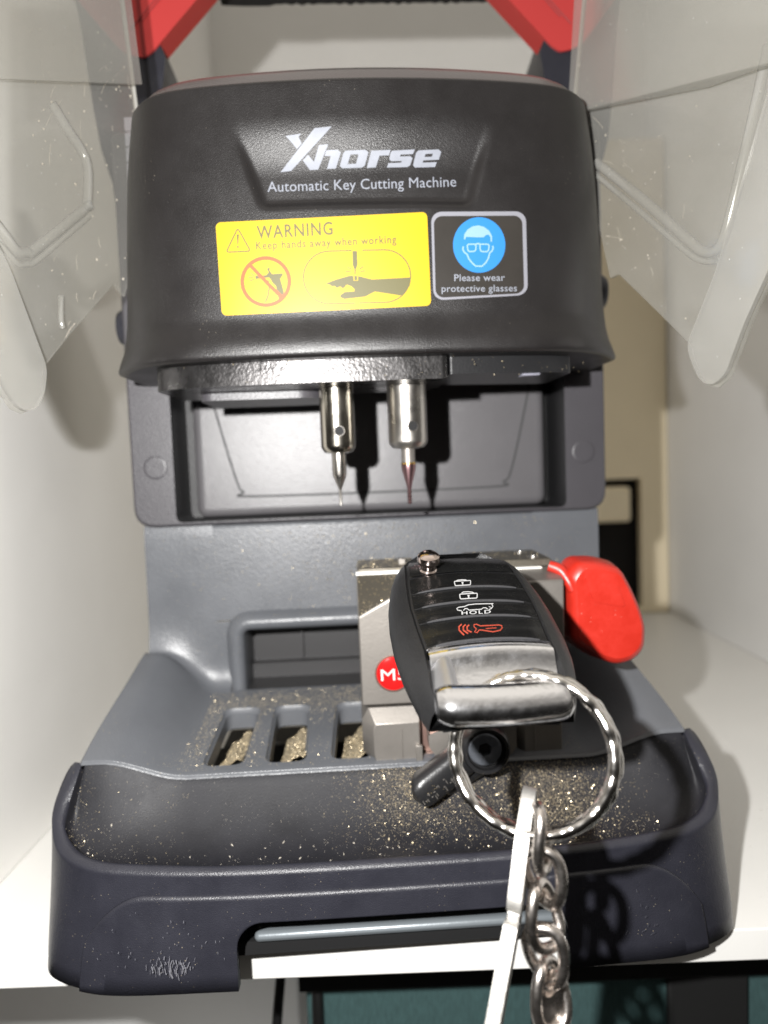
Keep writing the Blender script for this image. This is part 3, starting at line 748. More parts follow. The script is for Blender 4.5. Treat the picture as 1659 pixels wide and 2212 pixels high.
# spindles
def spindle(x, y, r, z0, left):
    s_ = MB(); s_.lathe([(r * .99, .2575), (r, .255), (r, z0 + .0035), (r * .98, z0 + .0025), (r * .80, z0 + .0004), (r * .5, z0)], (x, y, 0), (0, 0, 1), 48)
    o = s_.build('spindle', M['nickel'] if left else M['steel'], head, ang=30)
    hx = .0008 if left else .0018
    h_ = MB(); ax = Vector((hx * 1.0, -r, 0)).normalized(); c_ = Vector((x, y, z0 + .0102)) + ax * (r - .0006)
    h_.lathe([(.0026, -.001), (.0026, .0006), (.0024, .0008)], c_, ax, 24)
    h_.lathe([(.0022, .0003), (.0022, .00095), (.0006, .00096)], c_, ax, 24, 1)
    h_.build('set_screw', [M['steel'], M['gap']], o)
    return o
s1 = spindle(-.0172, .065, .0083, .2155, True)
b = MB(); b.lathe([(.0034, .2165), (.0034, .2055), (.0030, .2040), (.0008, .1985), (.00065, .1980), (.00065, .1906), (.0003, .1904)], (-.0172, .065, 0), (0, 0, 1), 24); b.build('tracer', M['steel'], s1, ang=30)
s2 = spindle(.0162, .065, .0094, .2165, False)
b = MB(); b.lathe([(.0033, .2175), (.0033, .2105), (.0034, .2098)], (.0160, .065, 0), (0, 0, 1), 24)
b.lathe([(.0034, .2098), (.0035, .2090)], (.0160, .065, 0), (0, 0, 1), 24, 1)
b.lathe([(.0035, .2090), (.0034, .2065), (.0012, .1985), (.0009, .1965)] + [(.0008 + .0004 * (k % 2), .1962 - k * .0008) for k in range(8)] + [(.0004, .1898)], (.0160, .065, 0), (0, 0, 1), 24, 2)
b.build('milling_cutter', [M['alu'], M['gold'], M['burg']], s2, ang=30)

# ---- clear shields, one leaf each side, swung open
def shield(P0, P1, outline, ridge, rimpath, inner_edge, zsplit):
    P0, P1 = Vector((*P0, 0)), Vector((*P1, 0)); d = (P1 - P0).normalized(); n = Vector((d.y, -d.x, 0))
    if n.y > 0: n = -n
    base_p = P0
    def uv(u, v):
        p = wpl(u, v, base_p, n); return ((p - base_p).dot(d), p.z)
    def pt(a, z, c):                                   # slight outward curl with distance
        return to_m(base_p + d * a + n * (c + 1.6 * max(0, a - .03) ** 2) + Vector((0, 0, z)))
    o2 = [uv(*q) for q in outline]
    # sheet as strips so that it can curl
    amin, amax = min(p[0] for p in o2), max(p[0] for p in o2); mb = MB()
    mb.prism([o2], pt, 0, -.0018)
    sh = mb.build('shield', M['clear'], mac, ang=40)
    tag(sh, 'left clear acrylic shield, swung open' if P1.x < 0 else 'right clear acrylic shield, swung open')
    mb = MB()
    for k, rpth in enumerate(rimpath):
        q = [uv(*p) for p in rpth]; qq = catmull([(a, z, 0) for a, z in q], 6)
        mb.tube([pt(p.x, p.y, .0006) for p in qq], .0022 if k == 0 else .0013, 10)
    mb.build('window_rim', M['clear_rim'], sh, ang=60)
    mb = MB(); q = [uv(*p) for p in ridge]; mb.prism([fillet(q, .004, 4)], pt, .0012, .0038); mb.build('foot_flange', M['clear_rim'], sh, bevel=.0010)
    mb = MB(); q = [uv(*p) for p in inner_edge]
    mb.tube([pt(a, z, -.0006) for a, z in q], .0011, 8); mb.build('free_edge', M['clear_edge'], sh)
    mb = MB(); rs = random.Random(4 if P1.x < 0 else 9); zz = [p[1] for p in o2]
    for k in range(34):
        a0, z0 = rs.uniform(0, amax * .55), rs.uniform(min(zz) + .02, max(zz) - .05); an = rs.gauss(1.9, .5); L_ = rs.uniform(.002, .011)
        if not (inside(o2, a0, z0) and inside(o2, a0 + L_ * math.cos(an), z0 + L_ * math.sin(an))): continue
        mb.tube([pt(a0, z0, .0003), pt(a0 + L_ * .5 * math.cos(an) + .0004, z0 + L_ * .5 * math.sin(an), .0003), pt(a0 + L_ * math.cos(an), z0 + L_ * math.sin(an), .0003)], .00009, 4)
    for k in range(150):
        a0, z0 = rs.uniform(-.005, amax * .6), rs.uniform(min(zz) + .01, max(zz) - .03); r0 = rs.uniform(.00010, .00030)
        if not inside(o2, a0, z0): continue
        mb.box(*[c for t_ in zip(pt(a0, z0, .0003) - Vector((r0, r0, r0)), pt(a0, z0, .0003) + Vector((r0, r0, r0 * rs.uniform(.6, 2)))) for c in t_])
    mb.build('scratch', M['crumb'], sh)['kind'] = 'stuff'
    mb = MB(); q = [uv(*p) for p in zsplit]; mb.prism([q], pt, .0044, .0056); mb.build('upper_glare', M['clear'], sh)  # added hazy sheet standing in for glare across the upper shield
    return sh
shield((-.1115, .362), (-.150, .300),
       [(258, -60), (298, 250), (300, 420), (290, 560), (270, 640), (247, 612), (150, 722), (88, 797), (84, 850), (66, 882), (40, 894), (14, 884), (-12, 850), (-120, 640), (-120, -60)],
       [(-120, 370), (0, 585), (86, 798), (80, 852), (62, 884), (38, 892), (14, 880), (-12, 846), (-120, 640)],
       [[(-30, 480), (0, 515), (25, 545), (50, 548), (70, 540), (183, 450), (187, 440), (185, 350), (140, 275), (108, 225)], [(-40, 510), (0, 545), (28, 572), (52, 573), (80, 560), (190, 468)], [(128, 640), (128, 690), (132, 710)]],
       [(258, -60), (298, 252)],
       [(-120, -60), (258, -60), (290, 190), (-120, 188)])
shield((.1005, .362), (.139, .300),
       [(1266, -60), (1240, 215), (1262, 330), (1285, 450), (1318, 600), (1337, 592), (1420, 672), (1500, 748), (1512, 790), (1532, 828), (1560, 838), (1590, 815), (1640, 700), (1760, 480), (1760, -60)],
       [(1500, 748), (1570, 590), (1760, 40), (1760, 480), (1640, 700), (1592, 812), (1560, 834), (1534, 826), (1514, 790)],
       [[(1290, 352), (1400, 440), (1500, 525), (1530, 545), (1555, 545), (1575, 525), (1600, 450), (1659, 230), (1690, 110)], [(1282, 372), (1390, 462), (1490, 545), (1530, 566), (1560, 566)]],
       [(1266, -60), (1240, 217)],
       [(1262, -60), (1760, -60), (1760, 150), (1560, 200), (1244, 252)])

# ------------------------------------------------------------------ key clamp (lifts off its rail)
CO = Vector((.036, .06, .0735))
clamp = empty('key_clamp', from_m(CO), MA)
tag(clamp, 'machined metal key clamp with red knob and black lever standing in the tray', 'clamp')
def cb(mb, name, mats, par=None, **k):
    par = par or clamp; return mb.build(name, mats, par, CO, **k)
b = MB()
fr = [(-.0112, .0985), (.0840, .0985), (.0845, .1530), (.0200, .1530), (.0055, .1488), (-.0112, .1397)]
tp = [(-.0112, .0985), (.0840, .0985), (.0845, .1572), (.0200, .1572), (.0055, .1572), (-.0112, .1572)]
b.loft([[(x, .045, z) for x, z in fr], [(x, .057, z) for x, z in tp], [(x, .098, z) for x, z in tp]], True, (1, 1))
blk = cb(b, 'jaw_block', M['alu'], bevel=.0007, ang=25)
b = MB(); b.box(-.0109, .0140, .0485, .0560, .1416, .1570); b.v = [Vector((p.x, p.y + (p.z - .1416) * .35 + max(0, .0 - p.x) * 0, p.z)) for p in b.v]
b = MB(); b.add([(-.0109, .0452, .1404), (.0054, .0452, .1494), (.0195, .0452, .1535), (.0195, .0566, .1576), (-.0109, .0566, .1576)], [(0, 1, 2, 3, 4)]); cb(b, 'dusty_bevel', M['alu_dark'], blk)
b = MB(); b.box(-.0114, .0165, .0566, .060, .1573, .1590); cb(b, 'jaw_edge', M['edge'], bevel=.0003)  # jaw edges coloured white for the light they catch
b = MB(); b.box(.062, .0775, .0566, .060, .1560, .1578); cb(b, 'jaw_edge', M['edge'], bevel=.0003)
b = MB(); b.box(-.0105, .018, .0602, .092, .1573, .1602); cb(b, 'top_jaw', M['alu_dark'], bevel=.0006)
b = MB(); b.box(.0095, .0130, .067, .072, .1602, .1632); cb(b, 'stop_pin', M['alu'], bevel=.0004)
b = MB(); b.box(.045, .083, .0602, .096, .1573, .1612)
tpj = cb(b, 'top_jaw', M['alu_dark'], bevel=.0006)
for x, y in ((.0735, .085), (.0755, .0655)):
    b = MB(); b.lathe([(.0030, -.002), (.0030, .0004), (.0026, .0007), (.0012, .0006), (.0010, -.0004)], (x, y, .1612), (0, 0, 1), 20); cb(b, 'screw', M['steel'], tpj)
# lower foot blocks
def footblock(x0, x1, z0, z1, y0, ch):
    o_ = [(x0, z0 + ch), (x0 + ch, z0), (x1, z0), (x1, z1), (x0 + ch * .6, z1), (x0, z1 - ch)]
    i_ = [(x0 + ch, z0 + ch), (x0 + ch + .001, z0 + .0006), (x1 - .001, z0 + .0006), (x1 - .001, z1 - ch * 1.25), (x0 + ch * 1.2, z1 - ch * 1.25), (x0 + ch, z1 - ch * 1.7)]
    mb = MB(); mb.loft([[(x, y0, z) for x, z in i_], [(x, y0 + ch * .9, z) for x, z in o_], [(x, .092, z) for x, z in o_]], True, (1, 1)); return mb
f1 = footblock(-.0114, .0158, .0712, .0968, .0425, .0052); f1.box(.0065, .0069, .0420, .0430, .0715, .088); f1.box(.0128, .0158, .0405, .0430, .0712, .0800)
cb(f1, 'foot_block', M['alu'], bevel=.0007)
f2 = footblock(.0610, .0822, .0690, .0915, .0430, .003); f2.box(.0685, .0688, .0425, .0435, .0695, .089); cb(f2, 'foot_block', M['alu'], bevel=.0007)
b = MB(); b.box(.0166, .0605, .050, .090, .0690, .0985); cb(b, 'centre_post', M['copper'], bevel=.0006)
b = MB(); hx = [(.0190, .0790), (.0215, .0752), (.0280, .0738), (.0570, .0738), (.0595, .0770), (.0595, .0868), (.048, .0930), (.0330, .0920), (.0188, .0845)]
b.prism([hx], fnm, .0405, .0500); cb(b, 'hex_plate', M['alu'], bevel=.0010)
b = MB(); b.box(.0166, .061, .044, .050, .0690, .0735); cb(b, 'post_foot', M['alu'], bevel=.001)
# lever
lev = MB(); KC = Vector((.0419, 0, .0839))
lev.lathe([(.0108, .041), (.0110, .024), (.0106, .0215), (.0098, .0203), (.0084, .0203), (.0082, .0230), (.002, .0230)], (KC.x, 0, KC.z), (0, 1, 0), 40)
d_ = (Vector((.0118, 0, .0662)) - KC).normalized(); pth = [(KC + d_ * .006) + Vector((0, .030, 0)), (KC + d_ * .0375) + Vector((0, .0225, 0))]
cap = []
for t_ in [i / 14 for i in range(15)]:
    c_ = Vector(pth[0]).lerp(Vector(pth[1]), t_); rr = .0074
    if t_ > .8: rr *= math.sqrt(max(.02, 1 - ((t_ - .8) / .2) ** 2))
    e1 = Vector((-d_.z, 0, d_.x)); e2 = Vector((0, 1, 0))
    cap.append([c_ + e1 * rr * math.copysign(abs(math.cos(a)) ** .7, math.cos(a)) + e2 * (.0065 * (rr / .0074) ** .5) * math.copysign(abs(math.sin(a)) ** .7, math.sin(a)) for a in [2 * math.pi * k / 20 for k in range(20)]])
lev.loft(cap, True, (1, 1))
lb = []
for t_ in [i / 8 for i in range(9)]:
    c_ = KC + d_ * lerp(.004, .0285, t_) + Vector((.0040, .0330, -.0060)); rr = .0062 * (1 if t_ < .8 else math.sqrt(max(.05, 1 - ((t_ - .8) / .2) ** 2)))
    lb.append([c_ + Vector((-d_.z, 0, d_.x)) * rr * math.cos(a) + Vector((0, 1, 0)) * .0055 * math.sin(a) for a in [2 * math.pi * k / 16 for k in range(16)]])
lev.loft(lb, True, (1, 1))
LV = cb(lev, 'lever', M['blackox'], ang=40)
b = MB(); r_ = [(.0074, .026), (.0074, .0212), (.0068, .0204), (.0036, .0204)]
SC = Vector((KC.x - .0008, 0, KC.z + .001))
def scr(r0, y, hexa=False, n=48):
    out = []
    for k in range(n):
        a = 2 * math.pi * k / n; rr = r0
        if hexa: q_ = (a % (math.pi / 3)) - math.pi / 6; rr = r0 * math.cos(math.pi / 6) / math.cos(q_)
        out.append(Vector((SC.x + rr * math.cos(a + .3), y, SC.z + rr * math.sin(a + .3))))
    return out
b.loft([scr(.0074, .026), scr(.0074, .0210), scr(.0071, .0203), scr(.0066, .0200), scr(.0034, .0200), scr(.0031, .0203, True), scr(.0030, .0235, True)], True, (0, 0)); b.sheet([[(p.x, p.z) for p in scr(.0030, .0235, True)]], lambda a, c: (a, .0234, c))
cb(b, 'socket_screw', mat('dark_screw_steel', (.13, .14, .16), .40, .6, bump=.2, bscale=1200), LV, ang=30)
b = MB(); rnd = random.Random(5)
for k in range(10):
    t_ = .38 + .058 * k; c_ = Vector(pth[0]).lerp(Vector(pth[1]), t_) + Vector((0, -.0067, 0)); e1 = Vector((-d_.z, 0, d_.x))
    for j in range(2):
        o_ = d_ * rnd.uniform(-.0006, .0006); a_ = c_ + o_ + e1 * rnd.uniform(-.0004, .0030); q_ = a_ + (e1 * rnd.uniform(.0010, .0022) if j == 0 else d_ * rnd.uniform(.0006, .0014))
        b.tube([a_, q_], .00020, 5)
cb(b, 'engraving', M['alu'], LV)
# red wing knob
rw = [(m(*q, y=.05).x, m(*q, y=.05).z) for q in ((1222, 1262), (1217, 1240), (1238, 1208), (1290, 1208), (1337, 1221), (1362, 1266), (1382, 1311), (1394, 1352), (1392, 1402), (1368, 1428), (1330, 1438), (1285, 1424), (1228, 1386))]
rwf = fillet(rw, .0036, 5)
cen = Vector((sum(p[0] for p in rwf) / len(rwf), sum(p[1] for p in rwf) / len(rwf)))
b = MB(); pr = [(.000, .062), (-.0006, .0585), (0, .055), (.0006, .0505), (.0012, .0478), (.0024, .0462), (.0040, .0452)]
def shr(l, g): return [(cen.x + (p[0] - cen.x) * (1 - g / .02), cen.y + (p[1] - cen.y) * (1 - g / .024)) for p in l]
b.loft([[(p[0], y, p[1]) for p in shr(rwf, g)] for g, y in pr], True, (1, 0)); b.sheet([shr(rwf, .0040)], lambda a, c: (a, .0452, c))
RW = cb(b, 'wing_knob', M['red'], ang=60)
b = MB(); b.tube(catmull([(.0800, .054, .1585), (.0850, .052, .1562), (.0880, .0490, .1510), (.0893, .0478, .1470)], 6), lambda t: .0030 * (1 - .45 * abs(t - .3)), 12); cb(b, 'collar', M['red'], RW)
b = MB(); pan = [m(*q, y=.0445) for q in ((1262, 1243), (1335, 1262), (1352, 1312), (1282, 1300))]
pl2 = fillet([(p.x, p.z) for p in pan], .0022, 3); b.prism([pl2], fnm, .0446, .0462); cb(b, 'label_panel', M['red'], RW, bevel=.0003)
# badge
bc = m(850, 1455, y=.0448); b = MB()
b.lathe([(.0086, -.0012), (.0086, .0002), (.0082, .0006), (.0079, .0002)], (bc.x, .0450, bc.z), (0, -1, 0), 40, 1)
b.lathe([(.0079, .0000), (.0076, .0008), (.0060, .0013), (.003, .0016), (.0008, .0017)], (bc.x, .0450, bc.z), (0, -1, 0), 40, 0)
b.build('badge', [M['badge'], M['copper']], clamp, CO, ang=50)
bd = bpy.data.objects['badge']
b = MB(); put_text(b, 'M5', (-.0058, .0027), (.0058, .0025), .0056, lambda x, y: (bc.x + x, .0431 + 6 * (x * x), bc.z - y), bold=.0, space=1.0); cb(b, 'badge_text', M['badgeink'], bd)

# ------------------------------------------------------------------ key fob
F0 = w(985, 1222, y=.279); C0 = w(1050, 1394, y=.2297)
fa = (C0 - F0).normalized(); fx = Vector((0, 0, 1)).cross(fa).normalized(); fn_ = fa.cross(fx).normalized()
FM = Matrix(((fx.x, -fa.x, fn_.x, F0.x), (fx.y, -fa.y, fn_.y, F0.y), (fx.z, -fa.z, fn_.z, F0.z), (0, 0, 0, 1)))
fob = empty('key_fob', None, mat=FM)
tag(fob, 'black car key fob with four buttons and chrome end, its blade held in the clamp', 'car key')
P = lambda x, l, n: Vector((x, -l, n))
HW = [(-.0175, .0135), (-.0150, .0185), (-.0115, .0220), (-.007, .0240), (.004, .0270), (.017, .0290), (.030, .0298), (.045, .0297), (.054, .0288), (.063, .0272), (.070, .0252), (.076, .0225), (.081, .018)]
WP = [(-.0175, .0120), (-.0150, .0160), (-.0115, .0185), (-.005, .0196), (.004, .0203), (.012, .0211), (.027, .0218), (.041, .0212), (.054, .0203), (.07, .0203), (.081, .0170)]
XO = .0006
def fw(l): return interp(HW, l)
def fp_(l): return interp(WP, l)
def crown(x, l): return .0014 * (1 - (x / .022) ** 2)
ls = [-.0175, -.0168, -.0150, -.0135, -.0115, -.009, -.006] + [-.003 + .003 * i for i in range(25)] + [.0715, .073, .0742, .0752, .0758]
loops = []
for l in ls:
    W_, wp = fw(l), fp_(l); e_ = 0
    if l < .004: e_ = .0085 * ((.004 - l) / .0215) ** 1.7
    T_ = .0170 - (.0100 * sm(.046, .0755, l)); bt = -T_
    drop = -.0052 * sm(.056, .082, l) - e_
    sink = -.0100 * sm(.0545, .0565, l)
    half = [(0, crown(0, l) - .0006 + sink), (wp * .5, crown(wp * .5, l) - .0006 + sink), (wp - .0005, crown(wp, l) - .0006 + sink), (wp, -.0008 + .5 * sink * 0), (wp + .0009, .0001), (lerp(wp, W_, .45), -.0012), (lerp(wp, W_, .8), -.0040),
            (W_ * .985, -.0066), (W_, -.0095), (W_ * .97, -.0128), (W_ * .88, bt + .0022), (W_ * .7, bt + .0005), (W_ * .35, bt)]
    pts = [(x, n + (drop if n > -.012 else 0) + (e_ if n < -.012 else 0)) for x, n in half] + [(0, bt)]
    loops.append([P(XO + x, l, n) for x, n in pts] + [P(XO - x, l, n) for x, n in pts[-2:0:-1]])
b = MB(); b.loft(loops, True, (1, 1)); b.build('shell', M['fobshell'], fob, ang=50)
LB = [-.0140, .0083, .0196, .0294, .0389, .0527]
def bulge(x): return .0010 * (x / .02) ** 2
def button(l0, l1, name, gl):
    mb = MB(); us = [-1 + i / 12 for i in range(25)]; rows = []
    L_ = l1 - l0
    for f_, h_ in ((.012, -.0006), (.025, .0002), (.08, .0004), (.5, .0003), (.895, .0004), (.93, .0006), (.955, .0007), (.975, .0003), (.985, -.0006)):
        l = l0 + L_ * f_; wp = fp_(l) - .0006
        rows.append([P(XO + u * wp, l + bulge(u * wp), crown(u * wp, l) + h_ * (1 if abs(u) < .88 else .35)) for u in us])
    mb.loft(rows, closed=False)
    l = l0 + L_ * .972; wp = fp_(l)
    mb.tube([P(XO + u * wp, l + bulge(u * wp), crown(u * wp, l) + .0005 - .0006 * abs(u) ** 8) for u in [-.84 + 1.68 * i / 24 for i in range(25)]], lambda t: .00052 * (1 - .5 * abs(2 * t - 1) ** 6), 8, mat=1)
    return mb.build(name, [gl, M['ridge']], fob, ang=30)
top_ = MB(); rows = []
for k in range(13):
    l = lerp(-.0140, .0075, k / 12); wp = fp_(l) - .0008; g = -.0085 * (max(0, .004 - l) / .0215) ** 1.7
    rows.append([P(XO + u * wp, l + bulge(u * wp) * .6, crown(u * wp, l) + .0003 + g + .00018 * (k % 2)) for u in [-1 + i / 12 for i in range(25)]])
top_.loft(rows, closed=False); top_.build('top_panel', M['fobgloss'], fob, ang=20)
btn = [button(LB[i], LB[i + 1], 'button', M['fobgloss']) for i in range(1, 5)]
def btn_h(l): return .0005
def on_fob(u, v, off=.0003):
    n = .0
    inv = FM.inverted()
    o_, d = inv @ CAM, (inv.to_3x3() @ ray(u, v))
    for _ in range(6):
        t = (n - o_.z) / d.z; p = o_ + d * t; n = crown(p.x - XO, -p.y) + off + btn_h(-p.y)
    return p
c8 = crop(1250, 1800, 2.552); G = lambda x, y: on_fob(*c8(x, y))
lab = ['closed padlock button', 'open padlock button', 'tailgate hold button', 'red horn alarm button']
b = MB(); b.stroke(fillet([(583, 236), (720, 228), (718, 264), (592, 272)], 8, 3), 7.5, G, True)
b.stroke([(594, 236), (612, 226), (650, 222), (680, 224), (692, 231)], 7, G); b.sheet([circ(652, 247, 9, 12, 6)], G); b.sheet([[(649, 248), (656, 248), (660, 262), (648, 262)]], G)
b.build('lock_icon', M['glyph'], btn[0])
b = MB(); b.stroke(fillet([(628, 342), (775, 334), (773, 374), (634, 382)], 9, 3), 8, G, True)
b.stroke([(645, 332), (660, 324), (700, 322), (735, 326), (748, 334)], 7.5, G); b.sheet([circ(702, 354, 10, 12, 6)], G); b.sheet([[(699, 355), (706, 355), (711, 372), (697, 372)]], G)
b.build('unlock_icon', M['glyph'], btn[1])
G3 = lambda x, y: G(x, y - 7)
b = MB(); b.stroke([(645, 487), (612, 482), (604, 470), (620, 458), (668, 452), (700, 438), (760, 431), (830, 429), (908, 428)], 7, G3)
b.stroke([(895, 432), (905, 450), (892, 468), (870, 478)], 7, G3); b.stroke([(660, 484), (672, 470), (690, 468), (706, 482), (810, 474), (824, 462), (846, 462), (862, 474)], 7, G3)
b.stroke([(870, 452), (896, 462), (880, 472)], 5, G3)
vv = MB(); put_text(b, 'HOLD', (645, 512), (888, 500), 29, lambda x, y: on_fob(*c8(x, y), .00045), bold=.012, space=1.2)
b.build('tailgate_icon', M['glyph'], btn[2])
b = MB(); b.stroke([(748, 594), (768, 592), (800, 606), (955, 598), (978, 604), (982, 622), (966, 642), (905, 655), (812, 640), (792, 640), (772, 662), (752, 656), (768, 632), (748, 612)], 8, G, True)
for k, (x, r_) in enumerate(((645, 30), (678, 26), (708, 22))):
    b.stroke([(x, 592 + 3 * k), (x - 22 + 2 * k, 612), (x - 20 + 2 * k, 642), (x + 20, 682 - 12 * k)], 11, G)
b.stroke([(845, 628), (895, 624), (935, 622)], 6, G)
b.build('alarm_icon', M['glyphred'], btn[3])
for o_, t_ in zip(btn, lab): o_['label'] = t_
# chrome end with its loop
b = MB(); us = [-1 + i / 12 for i in range(25)]
rows = []
for l, h_ in ((.0525, -.0008), (.0528, .0004), (.0540, .0007), (.0552, .0009), (.0553, .0006), (.0566, .0006), (.0570, .0010), (.0586, .0006), (.0598, -.0008), (.0612, -.0024), (.0635, -.0038), (.0665, -.0050), (.0690, -.0062), (.0730, -.0090)):
    wp = fp_(l) - .0003; rows.append([P(XO + u * wp, l + bulge(u * wp), crown(u * wp, l) + h_) for u in us])
b.loft(rows, closed=False)
def sup(c_, a_, e1, e2, n=20, pw=.62):
    return [c_ + e1 * math.copysign(abs(math.cos(t)) ** pw, math.cos(t)) + e2 * math.copysign(abs(math.sin(t)) ** pw, math.sin(t)) for t in [2 * math.pi * k / n for k in range(n)]]
bar = []
for t in [i / 24 for i in range(25)]:
    x = lerp(-.0206, .0202, t); k = 1.0
    if t < .1: k = .70 + .3 * math.sin(t / .1 * math.pi / 2)
    if t > .93: k = .62 + .38 * math.cos((t - .93) / .07 * math.pi / 2)
    bow = .0012 * (1 - ((t - .5) / .5) ** 2)
    bar.append(sup(P(XO + x, .0765 + bow, -.0036 - .0006 * (t - .5)), None, P(0, .0058 * k, -.0018) , P(0, .0012, .0049 * k), pw=.85))
b.loft(bar, True, (1, 1))
post = []
for t in [i / 10 for i in range(11)]:
    post.append(sup(P(XO - .0168, lerp(.0570, .0765, t), lerp(-.0030, -.0038, t)), None, P(.0040, 0, .0016), P(0, 0, .0040 + .0006 * t), pw=.95))
b.loft(post, True, (1, 1), 1)
post = [sup(P(XO + .0188, lerp(.0585, .0740, t), lerp(-.0075, -.0092, t)), None, P(.0014, 0, 0), P(0, 0, .0034)) for t in (0, .5, 1)]
b.loft(post, True, (1, 1))
b.build('chrome_end', [M['chrome'], mat('dull_chrome', (.60, .60, .62), .42, 1.0, bump=.2, bscale=520)], fob, ang=40)
pk = on_fob(925, 1236, -.0012); b = MB()
b.lathe([(.0033, -.001), (.0035, .0012), (.0030, .0018), (.0030, .0034), (.0040, .0042), (.0045, .0056), (.0042, .0072), (.0030, .0082), (.0010, .0085)], (pk.x, pk.y, pk.z), (0, 0, 1), 28)
b.build('release_pin', mat('rose_chrome', (.72, .60, .55), .16, 1.0), fob)
# blade into the clamp jaws
inv = FM.inverted(); e_ = inv @ from_m((.030, .066, .1568)); s_ = P(.0, -.010, -.0095)
b = MB(); dd = e_ - s_; sd = Vector((1, 0, 0)); upv = sd.cross(dd).normalized()
b.loft([[c_ + sd * x_ + upv * y_ for x_, y_ in ((-.0045, -.0013), (.0045, -.0013), (.0045, .0013), (-.0045, .0013))] for c_ in (s_, e_)], True, (1, 1)); b.build('blade', M['steel'], fob)

# ------------------------------------------------------------------ key ring, chain and tags
RC = w(1149, 1627, y=.209)
psi = R(20); e1 = Vector((math.cos(psi), -math.sin(psi), 0)); e2 = (Vector((0, .34, 1)) - e1 * Vector((0, .34, 1)).dot(e1)).normalized(); e3 = e1.cross(e2)
R1, R2 = .0238, .0228
b = MB(); rnd = random.Random(11); NN = 220
ph = [rnd.uniform(0, 6.28) for _ in range(4)]
for k, (dr, off_, rr) in enumerate(((0, -.0012, .00215), (-.0002, .0017, .0018))):
    def rad(t, k=k, rr=rr):
        a = t * 2 * math.pi; return rr * (1 + (.15 if k == 0 else .10) * math.sin(15 * a + ph[k] + 1.3 * math.sin(2 * a + ph[k + 2])) * (.65 + .35 * math.sin(5 * a + ph[k])) + .05 * math.sin(29 * a + ph[k + 2]))
    b.tube([RC + e1 * (R1 + dr) * math.cos(2 * math.pi * i / NN) + e2 * (R2 + dr) * math.sin(2 * math.pi * i / NN) + e3 * (off_ + .00025 * math.sin(15 * 2 * math.pi * i / NN + 1)) for i in range(NN)], rad, 14, True)
ring = b.build('key_ring', M['ringm'], None, RC, ang=80); ring.location = RC
tag(ring, 'hammered silver split ring looped through the chrome fob end', 'key ring')

# chain
CH = w(1168, 1790, y=.200); chain = empty('key_chain', CH); tag(chain, 'dull silver curb chain hanging from the split ring', 'chain')
def link(c_, length, width, r_, up, side, twist=.0):
    mb = MB(); pts = []; up = up.normalized(); side = (side - up * side.dot(up)).normalized(); nr = up.cross(side)
    for k in range(40):
        a = 2 * math.pi * k / 40; cx, cy = math.cos(a), math.sin(a)
        px = width * .5 * math.copysign(abs(cx) ** .85, cx); py = length * .5 * math.copysign(abs(cy) ** .85, cy)
        tw = twist * (py / (length * .5)); q_ = side * (px * math.cos(tw)) + nr * (px * math.sin(tw)) + up * py
        pts.append(c_ + q_)
    mb.tube(pts, r_, 12, True); return mb
sidef = lambda deg: Vector((math.cos(R(deg)), math.sin(R(deg)), 0))
lk = [((1168, 1812), .200, .0176, .0094, 72, 3), ((1174, 1893), .1995, .0175, .0112, -38, 10), ((1174, 1978), .199, .0182, .0112, 40, 12), ((1178, 2062), .1985, .0182, .0112, -36, 8), ((1188, 2150), .198, .0186, .0112, 34, 10)]
for i, (px, Y, L_, W_, dg, tilt) in enumerate(lk):
    mb = link(w(*px, y=Y), L_, W_, .00172, Vector((math.sin(R(tilt)) * (-.6), .15 * (-1) ** i, 1)), sidef(dg), .35)
    mb.build('link', M['chainm'], chain, CH, ang=80)
# tag at the end of the chain
T2 = w(1188, 2175, y=.1975); b = MB(); q = [w(1160, 2118, y=.1970), w(1212, 2098, y=.1985), w(1222, 2260, y=.199), w(1146, 2265, y=.1965)]
tags = [Vector((p.x, p.z)) for p in q]
b.prism([fillet([(p.x, p.z) for p in q], .0018, 4), circ(w(1186, 2130, y=.1975).x, w(1186, 2130, y=.1975).z, .0022, 16)], lambda a, c, y: (a, y + (a - T2.x) * .5, c), .1962, .1992)
o = b.build('metal_tag', M['chainm'], None, T2, bevel=.0006); o.location = T2; tag(o, 'dull flat metal tag at the bottom end of the chain', 'tag')
# flat bar tag seen edge-on
T1 = w(1130, 1800, y=.204)
dn = (w(1066, 2212, y=.190) - w(1112, 1960, y=.199)).normalized()
nx = Vector((.955, -.28, .0)); nx = (nx - dn * nx.dot(dn)).normalized(); yy = dn.cross(nx).normalized()
if yy.y > 0: yy = -yy
O1 = w(1114, 1958, y=.199)
b = MB(); upA = (w(1146, 1700, y=.212) - O1); upl = upA.length; upA.normalize()
def lug(a, c, k): return O1 + upA * a + yy * c + nx * k
lugl = fillet([(-.001, -.007), (upl * .55, -.0085), (upl, -.004), (upl, .004), (upl * .55, .0085), (-.001, .007)], .004, 5)
hl = circ(upl * .56, .0, .0052, 20)
b.prism([lugl, hl], lug, -.0020, .0020)
l2 = [(-.0005, -.005), (-.0035, -.0042), (-.0035, .0042), (-.0005, .005)]
b.prism([l2], lug, -.0016, .0016)
def barp(a, c, k): return O1 + dn * a + yy * c + nx * k
b.prism([fillet([(.0030, -.0075), (.075, -.0085), (.075, .0085), (.0030, .0075)], .002, 3)], barp, -.0019, .0019)
o = b.build('bar_tag', M['tagm'], None, T1, bevel=.0006, ang=40); o.location = T1; tag(o, 'pale flat metal bar seen edge-on, hanging from the split ring left of chain', 'tag')

